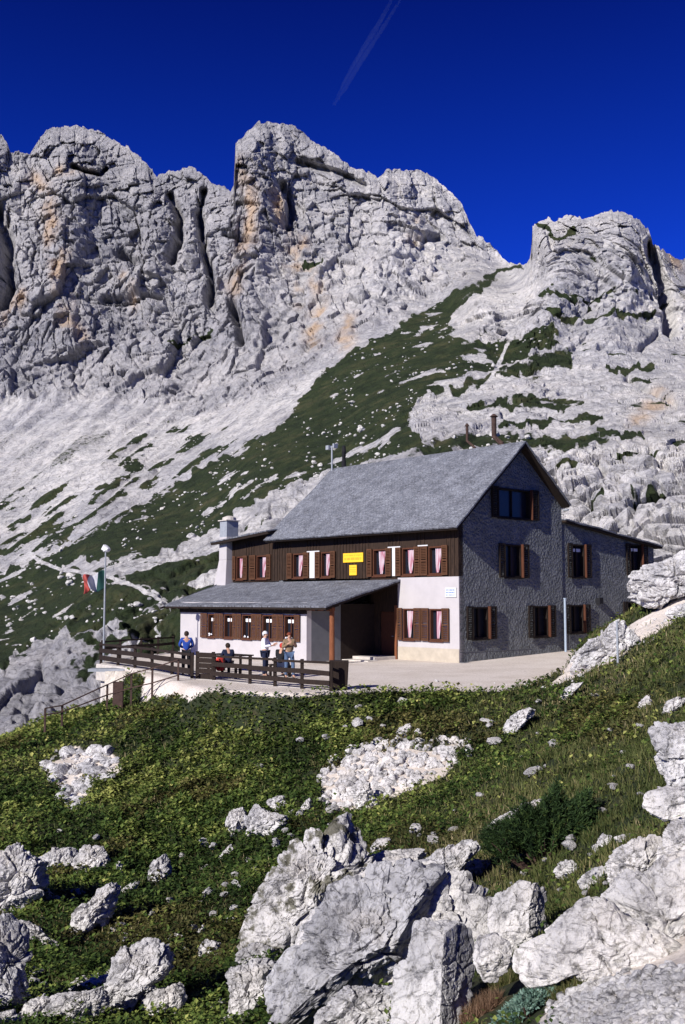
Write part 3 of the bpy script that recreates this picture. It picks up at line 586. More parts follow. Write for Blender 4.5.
# facade (a axis, b = 0): upper windows in timber, lower in white plaster
ZU = (4.05, 5.38); ZL = (.97, 2.45)
up = []   # (left shutter outer px, opening left, opening right, right shutter outer)
for L, a, b, R in ((421.5,428.5,442.5,448.5),(396.5,402,415,421),(368,373,386.5,392),(316,321,331,336),(288,293,304,309.5),(250,256,266.5,271),(233,236,243.3,247.5)):
    up.append((fx(R, 0, 562), fx(b, 0, 562), fx(a, 0, 562), fx(L, 0, 562)))
lowr = [(fx(450, 0, 622), fx(443, 0, 622), fx(430, 0, 622), fx(422.4, 0, 622)), (fx(421.6, 0, 622), fx(415, 0, 622), fx(403.5, 0, 622), fx(398.6, 0, 622))]
wallA_holes_u = [(r[1], r[2], *ZU) for r in up]
AR = 3.95      # where the white ground floor ends and the porch recess begins
holed_wall("wall", M['plaster'], 'a', 0.0, .35, 0.0, AR, .0, 3.94, [(r[1], r[2], *ZL) for r in lowr])
pl = MB(); pl.box(-.03, -.002, -.0, AR - .02, -.3, .62); pl.build("plinth", M['oldplaster'], hut)
holed_wall("timber_wall", M['boards'], 'a', .02, .3, 0.0, 13.3, 3.945, 6.75, [h for h in wallA_holes_u if h[1] < 13.3])
holed_wall("timber_wall", M['boards'], 'a', .06, .3, 13.32, 18.0, 3.9, 6.5, [h for h in wallA_holes_u if h[0] > 13.3])
y = .0
while y < 18.0:
    if not any(h[0] - .1 < y < h[1] + .1 for h in wallA_holes_u): bt = MB(); bt.box(-.012 + (.04 if y > 13.3 else 0), .018 + (.04 if y > 13.3 else 0), y, y + .05, 3.96, 6.15); bt.build('cladding_batten', M['boards'], hut)
    y += .24
for x0, x1, za, zb in ((392.4, 396.2, ZU[0] - .02, ZU[1] + .03), (309.8, 315.8, ZU[0] - .02, ZU[1] + .03), (388, 400.5, ZU[1] + .035, ZU[1] + .09), (418, 428, ZU[1] + .035, ZU[1] + .09), (307, 319.5, ZU[1] + .035, ZU[1] + .09)):
    pw = MB(); pw.box(-.02, .0, fx(x1, 0, 562), fx(x0, 0, 562), za, zb); pw.build('white_panel', M['white'], hut)
for r in up: window('a', .02 if r[1] < 13.3 else .06, r[1], r[2], *ZU, left=r[0], right=r[3])
for r in lowr: window('a', 0.0, r[1], r[2], *ZL, left=r[0], right=r[3])
# gable (b axis, a = 0)
EZ = 6.17; APB, APZ = 4.45, 10.62; GB = 7.92
kf = (APZ - EZ) / (APB + .7)
roofL = [(Vector((APB, 0, APZ - .22)), Vector((-kf, 0, 1)).normalized()), (Vector((APB, 0, APZ - .22)), Vector((kf * .8, 0, 1)).normalized())]
def gw(x0, y0, x1, y1):
    a, _ = gab(x0, (y0 + y1) / 2); b, _ = gab(x1, (y0 + y1) / 2); _, z0 = gab(x0, y1); _, z1 = gab(x0, y0); return [a, b, z0, z1]
top_w = gw(497, 487, 530, 517); m1 = gw(504, 544, 521, 577); m2 = gw(572, 544, 585, 577); m3 = gw(630, 544, 642, 575); l1 = gw(472, 607, 488, 639); l2 = gw(533, 606, 548, 637); l3 = gw(570, 605, 584, 633); l4 = gw(627, 602, 640, 620)
gh = [top_w, m1, l1, l2]; lh = [m2, m3, l3, l4]
holed_wall("gable_wall", M['roughcast'], 'b', 0.0, .35, .05, GB, -.3, 11, [tuple(h) for h in gh], roofL)
ltk = (5.93 - 7.0) / (17.0 - GB)
holed_wall("lean_to_wall", M['roughcast'], 'b', .04, .35, GB + .003, 16.6, -.3, 7.4, [tuple(h) for h in lh], [(Vector((GB, 0, 6.86)), Vector((-ltk, 0, 1)).normalized())])
for h in gh[1:]: window('b', 0.0, h[0], h[1], h[2], h[3], left=h[0] - .45, right=h[1] + .5, cur=False, dep=.2, shut_out=.16, smat='shadewood', jamb=.17)
for h in lh: window('b', .04, h[0], h[1], h[2], h[3], left=h[0] - .4, right=h[1] + .5, cur=False, dep=.2, shut_out=.14, smat='shadewood', jamb=.15, whitetop=(h is m2 or h is m3))
window('b', 0.0, *top_w, left=top_w[0] - .5, right=top_w[1] + .55, cur=False, whitetop=False, dep=.2, shut_out=.2, smat='shadewood', jamb=.17)
# back and side walls
bk = MB(); bk.box(.05, 7.6, 12.96, 13.28, -.3, 6.6); bk.box(7.57, 7.92, .36, 12.95, -.3, 7.6); bk.box(16.25, 16.6, .4, 13, 0, 5.6); bk.box(7.93, 16.24, 12.96, 13.28, 0, 6.0); bk.box(.4, 4.0, 17.7, 18.0, -.3, 6.5); bk.box(4.01, 4.3, 13.3, 17.99, -.3, 6.6)
bk.build("rear_wall", M['roughcast'], hut)
gt = MB(); gt.poly([(.3, 13.27, 6.6), (7.6, 13.27, 6.6), (7.6, 13.27, 7.7), (APB, 13.27, APZ - .3)]); gt.build("rear_gable", M['boards'], hut)
# roofs with uv in metres
def slab(name, q, th, mat, parent=hut, soff=None):
    """q: four local corners (eave0, eave1, ridge1, ridge0); a shingle skin on a dark under-board"""
    q = [Vector(p) for p in q]; n = (q[1] - q[0]).cross(q[3] - q[0]).normalized()
    if n.z < 0: n = -n
    nu = 60; nv = 40; V = []; uv = []; Fc = []
    for j in range(nv + 1):
        for i in range(nu + 1):
            s, t_ = i / nu, j / nv; p = q[0].lerp(q[1], s).lerp(q[3].lerp(q[2], s), t_)
            wv = mnoise.noise(p * .6) * .05 + mnoise.noise(p * 2.5) * .02; ed = -.02 * mnoise.noise(p * 5) if j == 0 else 0
            p = p + n * (wv * (0 if j in (0, nv) else 1)) + (q[3] - q[0]).normalized() * ed; V.append(tuple(p)); uv.append(((q[1] - q[0]).length * s, (q[3] - q[0]).length * t_))
    for j in range(nv):
        for i in range(nu): k_ = j * (nu + 1) + i; Fc.append((k_, k_ + 1, k_ + nu + 2, k_ + nu + 1))
    off = len(V); V += [tuple(Vector(v) - n * .07) for v in V]
    ring = [i for i in range(nu)] + [j * (nu + 1) + nu for j in range(nv)] + [nv * (nu + 1) + i for i in range(nu, 0, -1)] + [j * (nu + 1) for j in range(nv, 0, -1)]
    for a, b in zip(ring, ring[1:] + ring[:1]): Fc.append((a, b, b + off, a + off))
    for j in range(nv):
        for i in range(nu): k_ = j * (nu + 1) + i + off; Fc.append((k_, k_ + nu + 1, k_ + nu + 2, k_ + 1))
    uv = uv + uv
    o = npmesh(name, V, Fc, mat, parent); me = o.data; ul = me.uv_layers.new(name="UVMap")
    li = np.empty(len(me.loops), np.int32); me.loops.foreach_get("vertex_index", li); ul.data.foreach_set("uv", np.array(uv, f32)[li].ravel())
    b = MB(); ins = .05; c = sum(q, Vector()) / 4; qq = [p + (c - p).normalized() * ins for p in q]
    b.hexa([p - n * (.075 + th) for p in qq] + [p - n * .075 for p in qq]); b.build("soffit", M['soffit'], o)
    return o
ao0, ao1 = -.5, 13.8
roof = slab("roof", [(-.7, ao0, EZ), (-.7, ao1, EZ), (APB, ao1, APZ), (APB, ao0, APZ)], .12, M['shingle'])
kr = .80
slab("roof", [(APB + 3.65, ao0, APZ - 3.65 * kr + .0), (APB + 3.65, ao1, APZ - 3.65 * kr), (APB + .01, ao1, APZ - .005), (APB + .01, ao0, APZ - .005)], .12, M['shingle'])
slab("lean_to_roof", [(17.1, -.3, 5.93), (17.1, 13.3, 5.93), (GB + .02, 13.3, 7.0), (GB + .02, -.3, 7.0)], .1, M['shingle'])
slab("extension_roof", [(-.75, 18.9, 6.28), (-.75, 13.35, 6.72), (3.6, 13.35, 7.2), (3.6, 18.9, 6.9)], .14, M['shingle'])
# annex and porch
ZE = 2.58; AB = -5.0; AW = -4.4; A0, A1 = 5.6, 16.3
slab("porch_roof", [(AB, 3.55, ZE), (AB, 17.0, ZE), (-.02, 18.6, 3.86), (-.02, 3.75, 3.86)], .10, M['shingle'])
hipe = slab("porch_roof", [(AB + .02, 17.05, ZE - .02), (-.4, 20.6, ZE + .45), (-.3, 18.62, 3.80), (-.32, 18.58, 3.83)], .06, M['shingle'])
aw = []
px_aw = [(295,284,301,289.5),(273,262.5,284,0),(252,242,262.5,0),(233,224,242,0),(215,208,224,0)]
for (b_, a_) in ((295.2,284.6),(273.2,262.8),(252.2,242.4),(233.2,224.4),(215.2,208.2)): aw.append((fx(b_, AW, 625), fx(a_, AW, 625)))
ZA = (.92, 2.14)
holed_wall("annex_wall", M['plaster'], 'a', AW, .3, A0, A1, -.3, 2.75, [(a, b, *ZA) for a, b in aw])
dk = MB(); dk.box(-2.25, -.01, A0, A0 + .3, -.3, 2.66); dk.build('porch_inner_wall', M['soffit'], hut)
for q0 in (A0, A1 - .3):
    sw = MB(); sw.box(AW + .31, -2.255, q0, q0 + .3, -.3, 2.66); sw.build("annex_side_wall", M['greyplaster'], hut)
bd = MB(); bd.box(AW - .05, AW - .003, A0 - .04, A1 + .03, 2.2, 2.52); bd.build("shadow_band", M['soffit'], hut)  # dark strip standing in for the beam shadow along the annex wall top
lims = [fx(301, AW, 625)] + [(aw[i][1] + aw[i + 1][0]) / 2 for i in range(4)] + [fx(201.6, AW, 625)]
for i, (a, b) in enumerate(aw): window('a', AW, a, b, *ZA, left=lims[i] + .01, right=lims[i + 1] - .01, cur=False, whitetop=True, shut_out=.08, flowers=(i in (2, 4, 0)))
rf = MB()
for k in range(24):
    yy = 3.8 + k * .6
    rf.bar((AB + .12, yy, ZE - .17), (AB + 1.0, yy, ZE + .06), .08, .10)
rf.build("rafter", M['soffit'], hut)
beam = MB(); beam.box(AW - .08, AW + .1, 3.7, A0 - .05, 2.36, 2.52); beam.build("porch_beam", M['post'], hut)
po = MB(); po.tube([(AW + .02, 3.82, -.2), (AW + .02, 3.82, 1.2), (AW + .02, 3.82, 2.38)], [.13, .12, .115], 12); po.build("porch_post", M['post'], hut)
# porch back wall, door, step
holed_wall("porch_back_wall", M['boards'], 'a', .0, .3, AR + .01, A0 + .3, -.3, 3.93, [(4.15, 5.2, .16, 2.3)])
# flank panel with reddish jamb next to the white wall
jb = MB(); jb.box(-.08, -.004, AR + .02, AR + .16, .0, 2.6); jb.build("door_jamb", M['post'], hut)
dr = MB(); dr.box(.08, .13, 4.16, 5.19, .16, 2.29); d_ = dr.build("door", M['frame'], hut); hd = MB(); hd.bar((.05, 4.3, 1.1), (.05, 4.42, 1.1), .03, .03); hd.build("handle", M['metal'], d_)
st = MB(); st.box(-1.5, -.01, AR + .1, A0 - .01, -.25, .15); st.box(-2.2, -1.505, AR - .2, A0 - .01, -.25, .02); st.build("step", M['concrete'], hut, bevel=.015)
# chimneys and flues
cb0, cb1 = -.35, .55; ca0, ca1 = 17.75, 18.5
ch = MB(); ch.hexa([(cb0 - .15, ca0 - .1, 3.5), (cb1, ca0 - .1, 3.5), (cb1, ca1 + .35, 3.5), (cb0 - .15, ca1 + .35, 3.5), (cb0, ca0, 5.2), (cb1, ca0, 5.2), (cb1, ca1, 5.2), (cb0, ca1, 5.2)]); ch.box(cb0, cb1, ca0, ca1, 5.2, 6.55)
cho = ch.build("chimney", M['plaster'], hut, bevel=.02)
cs = MB(); cs.box(cb0 + .03, cb1 - .03, ca0 + .03, ca1 - .03, 6.55, 7.5); cs.build('chimney_stack', M['metal'], cho); cc = MB(); cc.box(cb0 - .06, cb1 + .06, ca0 - .06, ca1 + .06, 7.502, 7.56); cc.tube([(.1, 18.12, 7.56), (.1, 18.12, 7.72), (.1, 18.12, 7.82)], [.42, .40, .15], 14); cc.build("chimney_cap", M['concrete'], cho)
def ridge_pt(px): 
    q = on_plane(px, 450, C + V_ * APB, V_) - C; return q @ U_
for px, hpx, r in ((493, 30, .13), (466, 25, .075)):
    a_ = ridge_pt(px); m_ = MB(); h = hpx * .05
    m_.tube([(APB + .1, a_ - .55, APZ - .2), (APB + .1, a_ - .5, APZ + .05), (APB + .1, a_, APZ + .45), (APB + .1, a_, APZ + h)], r, 10); m_.tube([(APB + .1, a_, APZ + h - .02), (APB + .1, a_, APZ + h + .12)], [r * 1.7, r * .5], 10)
    m_.build("flue", M['rust'], hut)
a_ = ridge_pt(334.5); m_ = MB(); m_.tube([(APB - .2, a_, APZ - .3), (APB - .2, a_, APZ + 1.3)], .05, 8); m_.box(APB - .35, APB - .05, a_ - .35, a_ - .22, APZ + 1.15, APZ + 1.4); m_.box(APB - .35, APB - .05, a_ + .15, a_ + .4, APZ + 1.1, APZ + 1.35); m_.bar((APB - .2, a_ - .3, APZ + 1.25), (APB - .2, a_ + .3, APZ + 1.25), .04, .04); m_.build("antenna_mast", M['metal'], hut)
a_ = ridge_pt(342.5); m_ = MB(); m_.tube([(APB + .1, a_, APZ - .3), (APB + .1, a_, APZ + .5), (APB + .05, a_ - .08, APZ + .9), (APB + .1, a_, APZ + 1.25)], [.17, .1, .13, .09], 8); m_.build("flue", M['black'], hut)
lj = MB(); lj.tube([(GB + .1, -.35, 7.45), (GB + .1, -.05, 7.45)], .05, 8); lj.build("bracket", M['metal'], hut)
wl = MB(); q = gab(598, 601); wl.box(q[0] - .16, q[0] + .16, -.22, .03, q[1] - .15, q[1] + .18); wl.build("wall_lamp", M['black'], hut)
# wires plate line on the plinth of the gable
ln = MB(); ln.box(0.02, 5.2, -.012, -.002, .47, .50); ln.box(0.0, 8.2, -.25, -.004, -.2, .02); ln.build("gable_plinth_strip", M['greyplaster'], hut)

# signs on the timber wall
def sign(name, px0, py0, px1, py1, mat, label, cat, b=-.03, text=None, tmat=None, group=None):
    a0, z1 = fac(px0, py0, b); a1, z0 = fac(px1, py1, b); _, z1 = fac((px0 + px1) / 2, py0, b); _, z0 = fac((px0 + px1) / 2, py1, b)
    am = (a0 + a1) / 2; zm = (z0 + z1) / 2; w = abs(a1 - a0) / 2; h = abs(z1 - z0) / 2
    r = empty(name, tuple(hw(am, b, z0)), HROT); m = MB(); m.box(-.02, .02, -w, w, 0, 2 * h); m.build("board", mat, r)
    if text:
        e = MB()
        for (y0, y1, q0, q1) in text: e.box(-.026, -.0215, w - 2 * w * y1, w - 2 * w * y0, 2 * h * q0, 2 * h * q1)
        e.build("lettering", tmat, r)
    tag(r, label, cat, group); return r
def fake_text(rows, seed):        # rows of illegible small strokes as in the photograph
    rs = random.Random(seed); out = []
    for (z0, z1) in rows:
        y = .07
        while y < .9:
            w = rs.uniform(.025, .05); out.append((y, min(.93, y + w), z0, z1)); y += w + rs.choice([.02, .02, .05])
    return out
sign("hut_sign", 343.4, 553, 363.2, 562.2, M['yellow'], "wide yellow sign board on the dark timber wall above the porch roof", "sign", text=fake_text([(.70, .80), (.25, .50)], 3), tmat=flat("ochre_ink", (.62, .30, .03), .6, .05))
sign("notice_board", 349.6, 565, 356.8, 575.2, M['yellow'], "small upright yellow notice just under the wide yellow sign", "sign", text=fake_text([(.72, .8), (.5, .56), (.3, .36)], 5), tmat=bpy.data.materials["ochre_ink"])
sign("wall_plaque", 445.4, 587.6, 456.4, 597.2, M['white'], "small white plaque with blue writing near the corner of the white wall", "plaque", text=fake_text([(.68, .82), (.42, .56), (.18, .28)], 8), tmat=M['blueink'])

# pole leaning by the gable
q = gab(560, 650); g0 = hw(-.35, q[0], 0); g0[2] = gz(g0[0], g0[1]); _, zt = gab(560, 599, -.35)
m_ = MB(); m_.tube([tuple(g0 - np.array([0, 0, .2])), (g0[0], g0[1], zt)], .06, 10); m_.tube([(g0[0], g0[1], zt), (g0[0], g0[1], zt + .05)], .08, 10)
tag(m_.build("steel_pole", M['paleblue'], smooth=False), "pale blue steel pole upright against the grey gable wall between two windows", "pole")

# ------------------------------------------------------------------ terrace: slab edge, retaining wall, fences
TZ = -.15
tl = [onz(x, y, TZ) for x, y in ((101, 664), (152, 671), (196, 679))]; tr = [onz(214, 680, TZ), onz(332, 690.5, TZ)]
front = tl + tr
ed = MB()
path = [p for p in front]; 
out = [np.array([p[0], p[1]]) for p in path]
for a, b in zip(path[:-1], path[1:]):
    d = (b - a); d /= np.linalg.norm(d); n = np.array([d[1], -d[0], 0]); o_ = n * .25
    ed.hexa([tuple(q) for q in (a + o_ + [0, 0, -.75], b + o_ + [0, 0, -.75], b - n * .3 + [0, 0, -.75], a - n * .3 + [0, 0, -.75], a + o_ + [0, 0, .02], b + o_ + [0, 0, .02], b - n * .3 + [0, 0, .02], a - n * .3 + [0, 0, .02])])
tag(ed.build("terrace_kerb", M['concrete'], bevel=.03), "low pale concrete kerb under the terrace fence", "kerb")
backl = [hw(17.5, -4.6, TZ), hw(19.5, -4.6, TZ)]
tp = MB(); P_ = [onz(101, 664, TZ), onz(196, 679, TZ), hw(6, -9.5, TZ), hw(6, -4.5, TZ), hw(17.5, -4.5, TZ), hw(20.5, -6, TZ)]
tp.hexa  # terrace paving as a thick sheet
tm = bmesh.new(); lo = [tm.verts.new(tuple(p + np.array([0, 0, -2.6]))) for p in P_]; hi = [tm.verts.new(tuple(p + np.array([0, 0, .03]))) for p in P_]
tm.faces.new(hi); tm.faces.new(lo[::-1])
for i in range(len(P_)): j_ = (i + 1) % len(P_); tm.faces.new((lo[i], lo[j_], hi[j_], hi[i]))
bmesh.ops.recalc_face_normals(tm, faces=tm.faces); me = bpy.data.meshes.new("terrace"); tm.to_mesh(me); tm.free(); me.materials.append(M['concrete']); to = link(bpy.data.objects.new("terrace", me)); tag(to, "paved terrace in front of the hut", kind="structure")
# pale retaining wall below the left end
r0 = at(105, 668, 46.0); r1 = at(157, 672, 44.6); r2 = at(205, 684, 40.8)
rw = bmesh.new(); seg = []
pathw = [r0, r1, r2]; N = 90; Hn = 24
tot = []
for a, b in zip(pathw[:-1], pathw[1:]):
    for k_ in range(N // 2): tot.append(a + (b - a) * k_ / (N // 2))
tot.append(pathw[-1]); tot = np.array(tot)
dn = tot[-1] - tot[0]; nn = np.array([dn[1], -dn[0], 0]); nn /= np.linalg.norm(nn)
topz = np.interp(np.arange(len(tot)), [0, 44, 46, 90], [TZ - .12, TZ - .05, TZ - .3, TZ - .55])
V = []; 
for j in range(Hn + 1):
    for i in range(len(tot)):
        z = topz[i] - (2.6) * (1 - j / Hn); p = np.array([tot[i][0], tot[i][1], z]); V.append(p)
V = np.array(V); bb, ee = blocks(V * [2.6, 2.6, 3.4], 5, .5); amt = np.repeat(np.interp(np.arange(len(tot)), [0, 44, 52, 90], [.25, .35, 1, 1])[None], Hn + 1, 0).ravel()
V += nn * ((bb * .10 - np.where(ee < .12, (.12 - ee) * .8, 0)) * amt)[:, None]
n0 = len(V); V2 = np.concatenate([V, V - nn * .6]); L = len(tot); Fc = []
for j in range(Hn):
    for i in range(L - 1): k_ = j * L + i; Fc.append((k_, k_ + 1, k_ + L + 1, k_ + L)); Fc.append((k_ + n0, k_ + n0 + L, k_ + n0 + L + 1, k_ + n0 + 1))
for i in range(L - 1): k_ = Hn * L + i; Fc.append((k_, k_ + 1, k_ + 1 + n0, k_ + n0))
for j in range(Hn):
    for i in (0, L - 1): k_ = j * L + i; Fc.append((k_, k_ + L, k_ + L + n0, k_ + n0))
tag(npmesh("retaining_wall", V2, Fc, M['wallstone']), "pale rendered retaining wall under the left end of the terrace", "wall")
sb = MB(); q = at(112, 669, 46.5); sb.box(q[0] - 1.0, q[0] + 1.4, q[1] - .3, q[1] + .5, q[2] - .1, q[2] + .02)
tag(sb.build("stone_slab", M['metal']), "thin grey slab jutting out above the left end of the retaining wall", "slab")

def rail_fence(name, pts_px, H, label, rails, z=TZ, mat=None, post_w=.12, post_px=None, cat="fence"):
    P = [onz(x, y, z) for x, y in pts_px]; r = empty(name, tuple(P[0])); o = P[0]; mat = mat or M['fence']
    for p in P:
        m = MB(); q = p - o; m.box(q[0] - post_w / 2, q[0] + post_w / 2, q[1] - post_w / 2, q[1] + post_w / 2, q[2] - .1, q[2] + H + .06); m.build("post", mat, r, bevel=.01)
    for zz, h in rails:
        for a, b in zip(P[:-1], P[1:]):
            m = MB(); d = (b - a) / np.linalg.norm(b - a); n = np.array([d[1], -d[0], 0]); qa = a - o + n * (post_w / 2 + .02) - d * .05; qb = b - o + n * (post_w / 2 + .02) + d * .02
            s = random.uniform(-.02, .02)
            m.bar((qa[0], qa[1], qa[2] + zz + s), (qb[0], qb[1], qb[2] + zz + random.uniform(-.02, .02)), .04, h); m.build("rail", mat, r)
    tag(r, label, cat); return r
RL = [(.92, .10), (.62, .20), (.28, .22)]
rail_fence("terrace_fence", [(101,663.5),(118,666),(135,668.5),(152,671),(172,675),(192,679)], .95, "dark plank fence along the left front of the terrace", RL)
rail_fence("terrace_fence", [(214,680.5),(250,684),(275,686.5),(302,689),(331,691.5)], .95, "dark three rail fence in front of the people by the porch post", [(.93, .08), (.60, .16), (.28, .16)])
P0_ = [(102, 660.5), (120, 659), (141, 657), (158, 655.5), (173, 654)]
rail_fence("terrace_fence", P0_, .95, "far dark rail fence closing the back left side of the terrace", [(.93, .08), (.6, .14)])
def board_panel(px0, px1, py, label, h=1.05, name="board_gate"):
    a = onz(px0, py, TZ); b = onz(px1, py + 1, TZ); r = empty(name, tuple(a)); d = b - a
    for k_ in range(5):
        m = MB(); zz = .12 + k_ * .2; m.bar((0, 0, zz), (d[0], d[1], zz), .05, .185); m.build("plank", M['fence'], r)
    for e in (0, 1):
        m = MB(); q = d * e; m.box(q[0] - .06, q[0] + .06, q[1] - .0, q[1] + .12, -.1, h); m.build("post", M['fence'], r)
    tag(r, label, "gate")
board_panel(197, 213, 679, "closed dark plank gate between the two front terrace fences")
pb = onz(339, 689, -.13)
plb = MB(); s_ = .33
plb.hexa([(-s_ * .85, -s_ * .85, 0), (s_ * .85, -s_ * .85, 0), (s_ * .85, s_ * .85, 0), (-s_ * .85, s_ * .85, 0), (-s_, -s_, .95), (s_, -s_, .95), (s_, s_, .95), (-s_, s_, .95)])
o = plb.build("planter_box", M['fence'], bevel=.02); o.location = tuple(pb); tag(o, "tall dark wooden planter box at the right end of the terrace fence", "planter")
# handrail down the path on the left
hr = [(45,722,38.5),(62,719,38.8),(107,706,39.6),(131,703,39.6),(152,699,39.4),(178,692,39.0)]
r = empty("iron_handrail", tuple(at(45, 722, 40.5))); o0 = at(45, 722, 40.5); tops = []
for k_, (x, y, d) in enumerate(hr):
    p = at(x, y, d); hh = (.5, .5, .8, 1.1, 1.15, 1.2)[k_]
    m = MB(); q = p - o0; w = .035; m.box(q[0] - w, q[0] + w, q[1] - w, q[1] + w, q[2] - .6, q[2] + hh); m.build("post", M['rust'], r); tops.append((q, hh))
for (a, ha), (b, hb) in zip(tops[:-1], tops[1:]):
    for fz in (1.0, .52):
        m = MB(); m.bar((a[0], a[1] - .06, a[2] + ha * fz), (b[0], b[1] - .06, b[2] + hb * fz), .04, .045); m.build("rail", M['rust'], r)
tag(r, "thin rusty handrail following the path down left of the terrace", "handrail")
m = MB(); q = at(118, 707, 39.6); m.box(q[0] - .2, q[0] + .2, q[1] - .06, q[1] + .06, q[2] - .3, q[2] + .95)
tag(m.build("wooden_board", M['rust'], bevel=.02), "upright brown board standing beside the rusty handrail", "board")

# flagpole
fp = onz(103.5, 662, TZ); fh = 5.55
fr = empty("flagpole", tuple(fp)); m = MB(); m.tube([(0, 0, -.2), (0, 0, 2.5), (0, 0, fh)], [.05, .045, .035], 10); m.build("pole", M['metal'], fr)
nx2, nz2 = 26, 16; V = []; mi = []; Fc = []
for j in range(nz2 + 1):
    for i in range(nx2 + 1):
        s = i / nx2; t_ = j / nz2; droop = -.22 * s * s - .10 * s
        V.append((-.03 - 1.05 * s + .07 * math.sin(3 * t_ + 5 * s), .22 * math.sin(s * 13 + t_ * 3.5) * min(1, s * 2) + .05, 4.42 - .95 * t_ * (1 - .25 * s) + droop + .09 * math.sin(s * 9 + 2 * t_)))
for j in range(nz2):
    for i in range(nx2): k_ = j * (nx2 + 1) + i; Fc.append((k_, k_ + 1, k_ + nx2 + 2, k_ + nx2 + 1)); mi.append(min(2, i * 3 // nx2))
fo = npmesh("flag", V, Fc, [M['flaggreen'], M['flagwhite'], M['flagred']], fr, smooth=True, matidx=mi); sm = fo.modifiers.new("s", 'SOLIDIFY'); sm.thickness = .008
V, Fc = stone_shape(3, 42, (.24, .2, .22)); npmesh('lamp_globe', V + np.array([0, 0, fh - .02]), Fc, M['white'], fr)
tag(fr, "tall thin flagpole with a drooping green, white and red flag at the terrace corner", "flagpole")

